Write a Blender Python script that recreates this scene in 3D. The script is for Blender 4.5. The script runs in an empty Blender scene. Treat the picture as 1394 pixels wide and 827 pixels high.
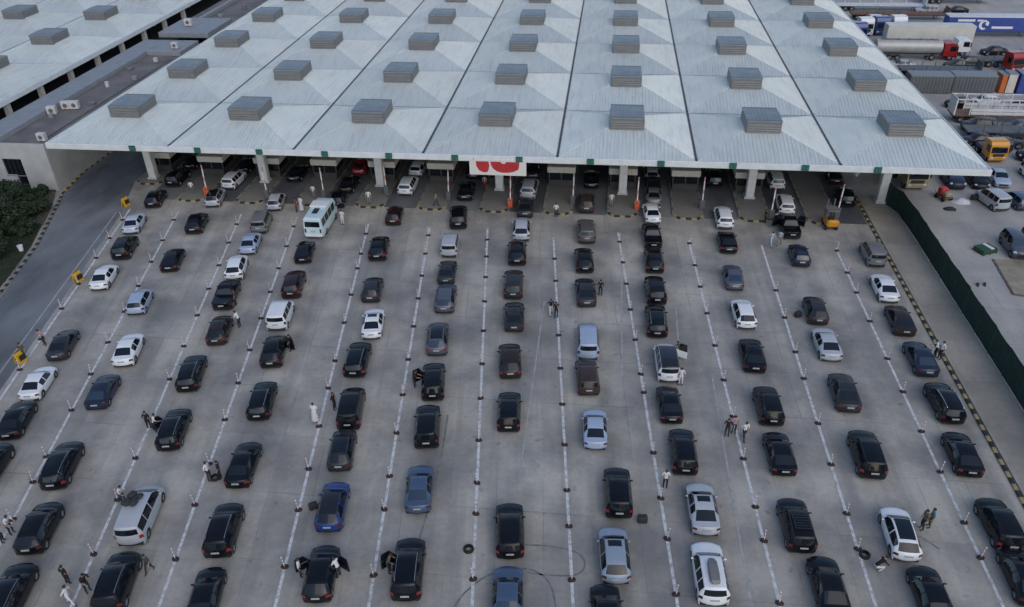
import bpy, bmesh, math, random
from mathutils import Vector, Matrix, Euler

random.seed(7)
R = math.radians
scene = bpy.context.scene
col = scene.collection

# ------------------------------------------------------------------ camera
def look(pitch, yaw, roll):
    cp, sp, cy, sy, cr, sr = math.cos(pitch), math.sin(pitch), math.cos(yaw), math.sin(yaw), math.cos(roll), math.sin(roll)
    fwd = Vector((-sy * cp, cy * cp, -sp)); right = Vector((cy, sy, 0)); up = right.cross(fwd)
    r2 = right * cr + up * sr; u2 = up * cr - right * sr
    return Matrix(((r2.x, u2.x, -fwd.x), (r2.y, u2.y, -fwd.y), (r2.z, u2.z, -fwd.z)))
cam_data = bpy.data.cameras.new('camera'); cam = bpy.data.objects.new('camera', cam_data); col.objects.link(cam)
cam.matrix_world = Matrix.Translation((62.47, -78.96, 40.92)) @ look(0.5806, 0.1258, -0.0213).to_4x4()
cam_data.sensor_width = 36; cam_data.lens = 36 * 1093.5 / 1394
cam_data.clip_start = 0.5; cam_data.clip_end = 2500
scene.camera = cam

# ------------------------------------------------------------------ sky and sun
SUN_EL, SUN_AZ = 42, 152        # azimuth clockwise from +Y
world = bpy.data.worlds.new('World'); scene.world = world; world.use_nodes = True
wn = world.node_tree
bgn = wn.nodes['Background']
sky = wn.nodes.new('ShaderNodeTexSky'); sky.sky_type = 'NISHITA'; sky.sun_disc = False
sky.sun_elevation = R(SUN_EL); sky.sun_rotation = R(SUN_AZ); sky.air_density = 1.0; sky.dust_density = 1.2; sky.ozone_density = 1.0
wn.links.new(sky.outputs[0], bgn.inputs[0]); bgn.inputs[1].default_value = 0.14
sl = bpy.data.lights.new('sun', 'SUN'); sl.energy = 0.5; sl.angle = R(60); sl.color = (1, .90, .74)
so = bpy.data.objects.new('sun', sl); col.objects.link(so)
sd = Vector((math.sin(R(SUN_AZ)) * math.cos(R(SUN_EL)), math.cos(R(SUN_AZ)) * math.cos(R(SUN_EL)), math.sin(R(SUN_EL))))
so.rotation_euler = sd.to_track_quat('Z', 'Y').to_euler(); so.location = (0, -60, 80)
scene.view_settings.view_transform = 'Standard'; scene.view_settings.look = 'None'
scene.view_settings.exposure = 0.26; scene.view_settings.gamma = 1
scene.view_settings.use_curve_mapping = False
scene.render.engine = 'CYCLES'

# ------------------------------------------------------------------ materials
M = {}
def mat(name, base, rough=.6, metal=0., spec=.5, coat=0., noise=None, bump=None, emit=None, alpha=None):
    """noise = (scale, amount) blotches; bump = (scale, distance)"""
    m = bpy.data.materials.new(name); m.use_nodes = True; nt = m.node_tree; b = nt.nodes['Principled BSDF']
    b.inputs['Base Color'].default_value = (*base, 1); b.inputs['Roughness'].default_value = rough
    b.inputs['Metallic'].default_value = metal; b.inputs['Specular IOR Level'].default_value = spec
    if coat: b.inputs['Coat Weight'].default_value = coat; b.inputs['Coat Roughness'].default_value = .06
    if emit: b.inputs['Emission Color'].default_value = (*emit[:3], 1); b.inputs['Emission Strength'].default_value = emit[3]
    if noise or bump:
        tc = nt.nodes.new('ShaderNodeTexCoord')
    if noise:
        n = nt.nodes.new('ShaderNodeTexNoise'); n.inputs['Scale'].default_value = noise[0]; n.inputs['Detail'].default_value = 5
        nt.links.new(tc.outputs['Object'], n.inputs['Vector'])
        mr = nt.nodes.new('ShaderNodeMapRange'); mr.inputs['From Min'].default_value = .3; mr.inputs['From Max'].default_value = .7
        mr.inputs['To Min'].default_value = 1 - noise[1]; mr.inputs['To Max'].default_value = 1 + noise[1]
        nt.links.new(n.outputs['Fac'], mr.inputs['Value'])
        mx = nt.nodes.new('ShaderNodeMix'); mx.data_type = 'RGBA'; mx.blend_type = 'MULTIPLY'; mx.inputs['Factor'].default_value = 1
        mx.inputs[6].default_value = (*base, 1); nt.links.new(mr.outputs[0], mx.inputs[7]); nt.links.new(mx.outputs[2], b.inputs['Base Color'])
    if bump:
        n2 = nt.nodes.new('ShaderNodeTexNoise'); n2.inputs['Scale'].default_value = bump[0]; n2.inputs['Detail'].default_value = 4
        nt.links.new(tc.outputs['Object'], n2.inputs['Vector'])
        bp = nt.nodes.new('ShaderNodeBump'); bp.inputs['Distance'].default_value = bump[1]; bp.inputs['Strength'].default_value = 1
        nt.links.new(n2.outputs['Fac'], bp.inputs['Height']); nt.links.new(bp.outputs[0], b.inputs['Normal'])
    M[name] = m
    return m

class NT:
    """tiny node-graph writer"""
    def __init__(s, m): s.nt = m.node_tree; s.b = s.nt.nodes['Principled BSDF']; s.tc = s.nt.nodes.new('ShaderNodeTexCoord')
    def n(s, t, **kw):
        x = s.nt.nodes.new('ShaderNode' + t)
        for k, v in kw.items(): setattr(x, k, v)
        return x
    def link(s, a, b): s.nt.links.new(a, b)
    def noise(s, scale, detail=5, vec=None, stretch=None, rough=.55):
        v = vec or s.tc.outputs['Object']
        if stretch:
            mp = s.n('Mapping'); mp.inputs['Scale'].default_value = stretch; s.link(v, mp.inputs['Vector']); v = mp.outputs[0]
        x = s.n('TexNoise'); x.inputs['Scale'].default_value = scale; x.inputs['Detail'].default_value = detail; x.inputs['Roughness'].default_value = rough
        s.link(v, x.inputs['Vector']); return x.outputs['Fac']
    def rng(s, v, a, b, c, d):
        x = s.n('MapRange'); x.inputs['From Min'].default_value = a; x.inputs['From Max'].default_value = b
        x.inputs['To Min'].default_value = c; x.inputs['To Max'].default_value = d; s.link(v, x.inputs['Value']); return x.outputs[0]
    def math(s, op, a, b=None):
        x = s.n('Math', operation=op)
        for i, v in enumerate((a, b)):
            if v is None: continue
            if isinstance(v, (int, float)): x.inputs[i].default_value = v
            else: s.link(v, x.inputs[i])
        return x.outputs[0]
    def mix(s, f, a, b, mode='MIX'):
        x = s.n('Mix', data_type='RGBA', blend_type=mode)
        if isinstance(f, (int, float)): x.inputs['Factor'].default_value = f
        else: s.link(f, x.inputs['Factor'])
        for i, v in ((6, a), (7, b)):
            if isinstance(v, tuple): x.inputs[i].default_value = (*v, 1)
            else: s.link(v, x.inputs[i])
        return x.outputs[2]

# concrete apron: stains, tyre darkening along the lanes, faint slab joints, patches
def concrete_mat(name, base, dark, warm, lanes=False):
    m = mat(name, base, .85, spec=.3); g = NT(m)
    big = g.rng(g.noise(.045, 6), .32, .66, 0, 1); mid = g.rng(g.noise(.17, 7, rough=.62), .38, .64, 0, 1)
    c = g.mix(g.math('MULTIPLY', big, .8), base, warm)
    c = g.mix(g.math('MULTIPLY', mid, .9), c, dark)
    sx = g.n('SeparateXYZ'); g.link(g.tc.outputs['Object'], sx.inputs[0])
    skew = g.math('DIVIDE', g.math('ADD', sx.outputs[0], g.math('MULTIPLY', sx.outputs[1], .2527)), g.math('ADD', g.math('MULTIPLY', sx.outputs[1], .00289), 1.)) if lanes else sx.outputs[0]
    cbs = g.n('CombineXYZ'); g.link(skew, cbs.inputs[0]); g.link(g.math('MULTIPLY', sx.outputs[1], .055), cbs.inputs[1])
    streak = g.rng(g.noise(.55, 5, vec=cbs.outputs[0]), .47, .72, 0, .6)
    c = g.mix(streak, c, dark)
    if lanes:      # oil drips and rubber down the middle of each queue
        fr = g.math('ABSOLUTE', g.math('SUBTRACT', g.math('FRACT', g.math('DIVIDE', g.math('ADD', skew, g.math('MULTIPLY', g.noise(.12, 2), 1.6)), 7.2)), .6))
        oil = g.math('MULTIPLY', g.rng(fr, .03, .17, 1, 0), g.rng(g.noise(.35, 6, rough=.65), .38, .66, .0, .62))
        c = g.mix(oil, c, tuple(v * .72 for v in dark))
    spots = g.rng(g.noise(1.1, 3), .66, .74, 0, .5)
    c = g.mix(spots, c, tuple(v * .55 for v in dark))
    fine = g.rng(g.noise(3.5, 6), .3, .7, .93, 1.06)
    c = g.mix(1., c, fine, 'MULTIPLY')
    # slab joints
    wob = g.math('MULTIPLY', g.noise(.6, 2), .12)
    def joint(o, period, width):
        v = g.math('ADD', g.math('DIVIDE', g.math('ADD', o, wob), period), 50.)
        fr = g.math('ABSOLUTE', g.math('SUBTRACT', g.math('FRACT', v), .5))
        return g.math('LESS_THAN', fr, width / period / 2)
    j = g.math('MAXIMUM', joint(sx.outputs[1], 5.6, .10), joint(skew, 3.6, .08))
    patchy = g.rng(g.noise(.15, 2), .42, .62, .03, .36)
    c = g.mix(g.math('MULTIPLY', j, patchy), c, tuple(v * .6 for v in dark))
    # slab to slab tone
    vn = g.n('TexWhiteNoise', noise_dimensions='2D')
    cb = g.n('CombineXYZ')
    g.link(g.math('FLOOR', g.math('ADD', g.math('DIVIDE', skew, 3.6), .5)), cb.inputs[0]); g.link(g.math('FLOOR', g.math('ADD', g.math('DIVIDE', sx.outputs[1], 5.6), .5)), cb.inputs[1])
    g.link(cb.outputs[0], vn.inputs['Vector'])
    c = g.mix(1., c, g.rng(vn.outputs['Value'], 0, 1, .94, 1.06), 'MULTIPLY')
    g.link(c, g.b.inputs['Base Color'])
    bp = g.n('Bump'); bp.inputs['Distance'].default_value = .01; g.link(g.noise(9, 5), bp.inputs['Height']); g.link(bp.outputs[0], g.b.inputs['Normal'])
    g.link(g.rng(mid, 0, 1, .9, .72), g.b.inputs['Roughness'])
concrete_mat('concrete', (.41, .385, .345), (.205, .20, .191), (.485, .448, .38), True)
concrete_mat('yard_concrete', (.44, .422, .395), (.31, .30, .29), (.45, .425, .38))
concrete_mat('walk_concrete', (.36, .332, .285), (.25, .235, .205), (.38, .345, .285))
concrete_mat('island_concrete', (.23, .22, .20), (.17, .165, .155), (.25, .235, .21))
m = mat('asphalt', (.07, .077, .09), .8, spec=.4); g = NT(m)
c = g.mix(g.rng(g.noise(.12, 5, stretch=(1, .45, 1)), .38, .64, 0, 1), (.072, .08, .09), (.215, .224, .232))
c = g.mix(1., c, g.rng(g.noise(8, 5), .3, .7, .85, 1.15), 'MULTIPLY'); g.link(c, g.b.inputs['Base Color'])
m = mat('road_paint', (.62, .62, .62), .75); g = NT(m)
w = g.rng(g.noise(2.6, 7, rough=.65), .38, .56, .12, 1); c = g.mix(w, (.33, .325, .32), (.66, .665, .67)); g.link(c, g.b.inputs['Base Color'])
m = mat('faded_paint', (.3, .3, .3), .8); g = NT(m)
w = g.rng(g.noise(1.5, 6), .4, .62, .15, .75); c = g.mix(w, (.28, .275, .265), (.45, .45, .45)); g.link(c, g.b.inputs['Base Color'])
m = mat('tyre_rub', (.1, .1, .1), .8); g = NT(m)
w = g.rng(g.noise(2.5, 4), .35, .65, .2, 1); c = g.mix(w, (.26, .255, .245), (.12, .12, .122)); g.link(c, g.b.inputs['Base Color'])

# standing seam roof sheet: pale coating, dirt and rust runs below the ventilators
m = mat('roof_sheet', (.5, .54, .56), .38, metal=.15, spec=.5); g = NT(m)
oi = g.n('ObjectInfo')
ofs = g.n('Vector' + 'Math', operation='ADD'); g.link(g.tc.outputs['Object'], ofs.inputs[0])
cb = g.n('CombineXYZ'); g.link(g.math('MULTIPLY', oi.outputs['Random'], 90), cb.inputs[0]); g.link(g.math('MULTIPLY', oi.outputs['Random'], 57), cb.inputs[1]); g.link(cb.outputs[0], ofs.inputs[1])
v = ofs.outputs[0]
c = g.mix(g.rng(g.noise(.25, 5, vec=v), .3, .7, 0, 1), (.55, .60, .585), (.63, .665, .635))
c = g.mix(g.rng(g.noise(1.3, 5, vec=v, stretch=(1.6, .18, 1)), .48, .78, 0, .5), c, (.42, .415, .40))
c = g.mix(g.rng(g.noise(.9, 5, vec=v, stretch=(2.6, .22, 1)), .64, .78, 0, .6), c, (.36, .30, .24))
sx = g.n('SeparateXYZ'); g.link(g.tc.outputs['Object'], sx.inputs[0])
c = g.mix(1., c, g.rng(oi.outputs['Random'], 0, 1, .95, 1.05), 'MULTIPLY')
g.link(c, g.b.inputs['Base Color']); g.link(g.rng(g.noise(2, 4, vec=v), .3, .7, .32, .55), g.b.inputs['Roughness'])

mat('roof_edge', (.66, .68, .68), .45, noise=(1.2, .08))
mat('gutter', (.045, .05, .058), .6)
mat('vent_metal', (.175, .175, .17), .55, metal=.1, noise=(1.5, .15))
mat('vent_lid', (.235, .268, .285), .45, metal=.2, noise=(1.0, .16))
mat('soffit', (.16, .155, .15), .8, noise=(.5, .15))
mat('steel_beam', (.25, .25, .25), .6)
mat('column_paint', (.68, .67, .64), .6, noise=(1.5, .12))
mat('white_render', (.42, .42, .415), .85, noise=(.6, .12), bump=(12, .01))
mat('side_render', (.36, .36, .35), .85, noise=(.4, .14))
mat('flat_roof', (.16, .148, .143), .9, noise=(.35, .28), bump=(5, .02))
mat('grey_coping', (.25, .265, .28), .6, noise=(.8, .1))
mat('bare_earth', (.30, .26, .20), .95, noise=(.8, .25))
mat('void_dark', (.05, .05, .05), .8)  # near-black base colour standing in for the shade of a void
mat('glass', (.008, .011, .016), .05, spec=.55)
mat('blue_glass', (.02, .035, .06), .04, spec=1.)
mat('kerb_grey', (.24, .225, .19), .85, noise=(3, .2))
mat('yellow_kerb', (.36, .29, .13), .8, noise=(3, .25))
mat('black_kerb', (.03, .03, .03), .85)
mat('beige_panel', (.60, .55, .48), .7, noise=(2, .1))
mat('booth_wall', (.07, .066, .06), .7, noise=(2, .1))
mat('barrier_orange', (.62, .12, .04), .55, noise=(3, .12))
mat('barrier_grey', (.12, .12, .12), .6)
mat('white_plastic', (.7, .7, .7), .5)
mat('dirty_white', (.55, .54, .52), .6, noise=(2, .15))
mat('red_plastic', (.45, .04, .035), .5)
mat('post_red', (.58, .30, .26), .5)
mat('post_base', (.035, .017, .017), .75, noise=(8, .3))
mat('rubber', (.016, .016, .017), .85)
mat('black_plastic', (.022, .022, .023), .6)
mat('sign_green', (.014, .085, .06), .5)
mat('sign_green_lit', (.02, .13, .085), .5, emit=(.03, .4, .22, .03))
mat('banner_white', (.66, .63, .58), .7)
mat('banner_red', (.42, .025, .03), .65, noise=(1.5, .12))
mat('fence_net', (.007, .027, .020), .9, noise=(1.2, .25), bump=(14, .02))
mat('fence_post', (.03, .06, .05), .6)
mat('sign_yellow', (.62, .36, .02), .5)
mat('grass', (.020, .027, .013), .95, noise=(1.5, .35), bump=(6, .06))
mat('soil', (.085, .075, .058), .95, noise=(2, .25))
mat('leaf_dark', (.026, .048, .018), .75); mat('leaf_mid', (.04, .07, .024), .75); mat('leaf_light', (.065, .10, .035), .75)
mat('leaf_deep', (.012, .024, .012), .8)
mat('bark', (.07, .055, .04), .9)
mat('chrome', (.55, .55, .56), .25, metal=1.)
mat('rim', (.30, .31, .33), .35, metal=.8)
mat('plate', (.42, .42, .40), .6)
mat('tail_red', (.11, .010, .012), .3, coat=.5)
mat('tail_lit', (.24, .014, .015), .3, coat=.5, emit=(1., .05, .06, .012))
mat('lamp_clear', (.5, .52, .55), .15, coat=.6)
mat('black_gloss', (.010, .010, .012), .08, coat=.6)
mat('luggage', (.03, .03, .033), .8, bump=(6, .03))
mat('skin', (.33, .19, .13), .6); mat('hair', (.02, .015, .012), .7); mat('shoe', (.03, .028, .026), .7)
PAINT = dict(black=(.005, .006, .009), darkgrey=(.028, .03, .035), grey=(.17, .175, .18), navy=(.018, .025, .05), maroon=(.026, .011, .012),
    red=(.30, .015, .015), white=(.74, .75, .76), silver=(.42, .44, .47), paleblue=(.50, .54, .62), lightblue=(.34, .41, .53), steelblue=(.055, .085, .15),
    greyblue=(.075, .085, .11), blue=(.018, .045, .17), steelsilver=(.25, .30, .37), taupe=(.10, .09, .085), brown=(.05, .035, .03), brownblack=(.026, .02, .018),
    yellow=(.58, .25, .015), tan=(.34, .27, .16), teal=(.06, .2, .22), darkgreen=(.02, .06, .035), bluegreen=(.55, .68, .70), truckblue=(.02, .05, .22), orange=(.55, .14, .03))
for k, v in PAINT.items():
    dark = sum(v) < .25
    mat('paint_' + k, v, .2 if dark else .3, metal=.0, spec=.3 if dark else .5, coat=.12 if dark else .35, noise=(1.4, .22 if dark else .06))
CLOTH = dict(white=(.62, .62, .63), black=(.014, .014, .016), dark=(.03, .03, .038), darkgrey=(.06, .06, .065), grey=(.22, .22, .23), pink=(.42, .27, .27),
    olive=(.09, .085, .055), red=(.35, .03, .04), darkred=(.12, .03, .03), teal=(.09, .17, .19), paleblue=(.36, .43, .50))
for k, v in CLOTH.items(): mat('cloth_' + k, v, .9)

# ------------------------------------------------------------------ mesh helpers
class MB:
    def __init__(s): s.v = []; s.f = []; s.mi = []
    def add(s, vs, fs, mi=0):
        o = len(s.v); s.v += [tuple(p) for p in vs]; s.f += [tuple(i + o for i in f) for f in fs]; s.mi += [mi] * len(fs); return s
    def box(s, x0, x1, y0, y1, z0, z1, mi=0, bev=0, mtx=None):
        if bev:
            b = min(bev, (x1 - x0) * .45, (y1 - y0) * .45, (z1 - z0) * .45)
            vs = []; 
            for (zz, ins) in ((z0, b), (z0 + b, 0), (z1 - b, 0), (z1, b)):
                xa, xb, ya, yb = x0 + ins, x1 - ins, y0 + ins, y1 - ins; c = b if not ins else b * .5
                vs += [(xa + c, ya, zz), (xb - c, ya, zz), (xb, ya + c, zz), (xb, yb - c, zz), (xb - c, yb, zz), (xa + c, yb, zz), (xa, yb - c, zz), (xa, ya + c, zz)]
            fs = [tuple(range(7, -1, -1)), tuple(range(24, 32))]
            for r in range(3):
                for i in range(8): fs.append((r * 8 + i, r * 8 + (i + 1) % 8, r * 8 + 8 + (i + 1) % 8, r * 8 + 8 + i))
        else:
            vs = [(x0, y0, z0), (x1, y0, z0), (x1, y1, z0), (x0, y1, z0), (x0, y0, z1), (x1, y0, z1), (x1, y1, z1), (x0, y1, z1)]
            fs = [(3, 2, 1, 0), (4, 5, 6, 7), (0, 1, 5, 4), (1, 2, 6, 5), (2, 3, 7, 6), (3, 0, 4, 7)]
        if mtx: vs = [mtx @ Vector(p) for p in vs]
        return s.add(vs, fs, mi)
    def cyl(s, p, q, r0, r1=None, n=10, mi=0, caps=True):
        r1 = r0 if r1 is None else r1; p = Vector(p); q = Vector(q); d = (q - p).normalized()
        a = d.orthogonal().normalized(); b = d.cross(a); vs = []
        for c, r in ((p, r0), (q, r1)):
            for i in range(n):
                t = 2 * math.pi * i / n; vs.append(c + a * (r * math.cos(t)) + b * (r * math.sin(t)))
        fs = [(i, (i + 1) % n, n + (i + 1) % n, n + i) for i in range(n)]
        if caps: fs += [tuple(range(n - 1, -1, -1)), tuple(range(n, 2 * n))]
        return s.add(vs, fs, mi)
    def prism(s, poly, y0, y1, axis='x', mi=0):
        """polygon in (y,z) extruded along x, or in (x,z) along y, or (x,y) along z"""
        n = len(poly)
        def pt(a, b, c): return {'x': (c, a, b), 'y': (a, c, b), 'z': (a, b, c)}[axis]
        vs = [pt(a, b, y0) for a, b in poly] + [pt(a, b, y1) for a, b in poly]
        fs = [(i, (i + 1) % n, n + (i + 1) % n, n + i) for i in range(n)] + [tuple(range(n - 1, -1, -1)), tuple(range(n, 2 * n))]
        return s.add(vs, fs, mi)
    def mesh(s, name, smooth=None):
        me = bpy.data.meshes.new(name); me.from_pydata(s.v, [], s.f); me.update()
        bm = bmesh.new(); bm.from_mesh(me); bmesh.ops.recalc_face_normals(bm, faces=bm.faces)
        bm.to_mesh(me); bm.free()
        if len(set(s.mi)) > 1:
            for p, i in zip(me.polygons, s.mi): p.material_index = i
        if smooth is not None:
            for p in me.polygons: p.use_smooth = True
            me.set_sharp_from_angle(angle=R(smooth))
        return me
    def build(s, name, m, parent=None, smooth=None, loc=None, rz=0):
        return put(name, s.mesh(name, smooth), m, parent, loc, rz)

def put(name, me, m=None, parent=None, loc=None, rz=0):
    ms = m if isinstance(m, (list, tuple)) else [m]
    o = bpy.data.objects.new(name, me)
    if not me.materials:
        for x in ms: me.materials.append(M[x] if x else None)
    else:
        for i, x in enumerate(ms):
            if x and (me.materials[i] is not M[x]): o.material_slots[i].link = 'OBJECT'; o.material_slots[i].material = M[x]
    col.objects.link(o)
    if parent: o.parent = parent
    if loc: o.location = loc
    if rz: o.rotation_euler.z = rz
    return o
def tag(o, label=None, cat=None, group=None, kind=None):
    if label: o['label'] = label
    if cat: o['category'] = cat
    if group: o['group'] = group
    if kind: o['kind'] = kind
    return o
def empty(name, loc=(0, 0, 0), rz=0, label=None, cat=None, group=None):
    o = bpy.data.objects.new(name, None); o.empty_display_size = .3; col.objects.link(o); o.location = loc; o.rotation_euler.z = rz
    return tag(o, label, cat, group)
ORD = ['first', 'second', 'third', 'fourth', 'fifth', 'sixth', 'seventh', 'eighth', 'ninth', 'tenth', 'eleventh', 'twelfth', 'thirteenth', 'fourteenth', 'fifteenth', 'sixteenth']

# ------------------------------------------------------------------ layout (metres): X right, Y away, canopy corner at the origin
BAY, EAVE, RISE = 14.4, 7.32, 2.0
LINES = {0: (8.232, -0.20793), 1: (14.135, -0.22268), 2: (21.669, -0.20214), 3: (28.298, -0.17738), 4: (36.673, -0.15139), 5: (43.62, -0.12507), 6: (50.018, -0.12061), 7: (57.175, -0.09711), 8: (64.17, -0.08006), 9: (71.526, -0.05134), 10: (79.03, -0.01016), 11: (86.426, -0.00827)}
POSTS = [
    (0, 0, 9.05, -3.92),
    (0, 1, 9.92, -8.14),
    (0, 2, 10.79, -12.33),
    (0, 3, 11.84, -17.33),
    (0, 4, 12.74, -21.66),
    (0, 5, 13.73, -26.42),
    (0, 6, 14.63, -30.78),
    (1, 0, 14.9, -3.45),
    (1, 1, 15.95, -8.14),
    (1, 2, 16.94, -12.6),
    (1, 3, 17.96, -17.19),
    (1, 4, 18.95, -21.62),
    (1, 5, 20.01, -26.39),
    (1, 6, 20.99, -30.79),
    (1, 7, 21.98, -35.25),
    (1, 8, 23.11, -40.3),
    (1, 9, 23.67, -42.8),
    (1, 10, 24.41, -46.15),
    (2, 0, 22.46, -3.91),
    (2, 1, 23.29, -8.04),
    (2, 2, 24.24, -12.7),
    (2, 3, 25.13, -17.11),
    (2, 4, 26.04, -21.6),
    (2, 5, 26.99, -26.32),
    (2, 6, 27.9, -30.83),
    (2, 7, 29.72, -39.82),
    (2, 8, 30.52, -43.78),
    (2, 9, 31.43, -48.31),
    (3, 0, 28.99, -3.88),
    (3, 1, 29.77, -8.29),
    (3, 2, 30.56, -12.77),
    (3, 3, 31.33, -17.12),
    (3, 4, 32.12, -21.56),
    (3, 5, 32.97, -26.33),
    (3, 6, 33.76, -30.78),
    (3, 7, 34.54, -35.19),
    (3, 8, 35.37, -39.85),
    (3, 9, 36.05, -43.7),
    (3, 10, 36.84, -48.16),
    (4, 0, 37.42, -4.91),
    (4, 1, 38.06, -9.18),
    (4, 2, 38.5, -12.1),
    (4, 3, 39.24, -16.94),
    (4, 4, 39.94, -21.56),
    (4, 5, 40.78, -27.16),
    (4, 6, 41.32, -30.73),
    (4, 7, 42.01, -35.23),
    (4, 8, 42.68, -39.67),
    (4, 9, 43.25, -43.46),
    (4, 10, 43.95, -48.04),
    (5, 0, 44.21, -4.69),
    (5, 1, 44.7, -8.61),
    (5, 2, 45.24, -12.94),
    (5, 3, 45.75, -17.03),
    (5, 4, 46.32, -21.58),
    (5, 5, 46.92, -26.42),
    (5, 6, 47.5, -31.0),
    (5, 7, 48.05, -35.4),
    (5, 8, 48.6, -39.81),
    (5, 9, 48.98, -42.83),
    (5, 10, 49.64, -48.11),
    (6, 0, 50.64, -5.14),
    (6, 1, 51.07, -8.69),
    (6, 2, 51.55, -12.68),
    (6, 3, 52.07, -16.99),
    (6, 4, 52.64, -21.71),
    (6, 5, 53.21, -26.44),
    (6, 6, 53.74, -30.86),
    (6, 7, 54.31, -35.6),
    (6, 8, 54.82, -39.84),
    (6, 9, 55.16, -42.61),
    (6, 10, 55.78, -47.78),
    (7, 0, 58.01, -8.56),
    (7, 1, 58.42, -12.78),
    (7, 2, 59.29, -21.79),
    (7, 3, 59.74, -26.45),
    (7, 4, 60.18, -30.97),
    (7, 5, 60.62, -35.47),
    (7, 6, 61.05, -39.93),
    (7, 7, 61.36, -43.07),
    (7, 8, 61.76, -47.22),
    (8, 0, 64.53, -4.48),
    (8, 1, 64.87, -8.7),
    (8, 2, 65.19, -12.74),
    (8, 3, 65.54, -17.18),
    (8, 4, 65.92, -21.86),
    (8, 5, 66.3, -26.63),
    (8, 6, 66.49, -28.95),
    (8, 7, 67.03, -35.7),
    (8, 8, 67.38, -40.04),
    (8, 9, 67.65, -43.48),
    (8, 10, 67.98, -47.64),
    (9, 0, 71.74, -4.2),
    (9, 1, 71.97, -8.68),
    (9, 2, 72.18, -12.68),
    (9, 3, 72.41, -17.18),
    (9, 4, 72.66, -22.11),
    (9, 5, 72.9, -26.79),
    (9, 6, 73.13, -31.21),
    (9, 7, 73.36, -35.69),
    (9, 8, 73.59, -40.21),
    (9, 9, 73.74, -43.04),
    (9, 10, 73.97, -47.65),
    (10, 0, 79.16, -12.73),
    (10, 1, 79.21, -17.29),
    (10, 2, 79.26, -22.44),
    (10, 3, 79.29, -26.0),
    (10, 4, 79.35, -31.38),
    (10, 5, 79.39, -35.69),
    (10, 6, 79.44, -40.22),
    (10, 7, 79.47, -43.12),
    (11, 0, 86.46, -4.53),
    (11, 1, 86.5, -8.88),
    (11, 2, 86.53, -12.48),
    (11, 3, 86.57, -17.21),
    (11, 4, 86.61, -22.7),
    (11, 5, 86.65, -27.0),
    (11, 6, 86.69, -31.57),
    (11, 7, 86.72, -35.7),
    (11, 8, 86.76, -40.25),
    (11, 9, 86.78, -43.06),
]
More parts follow.
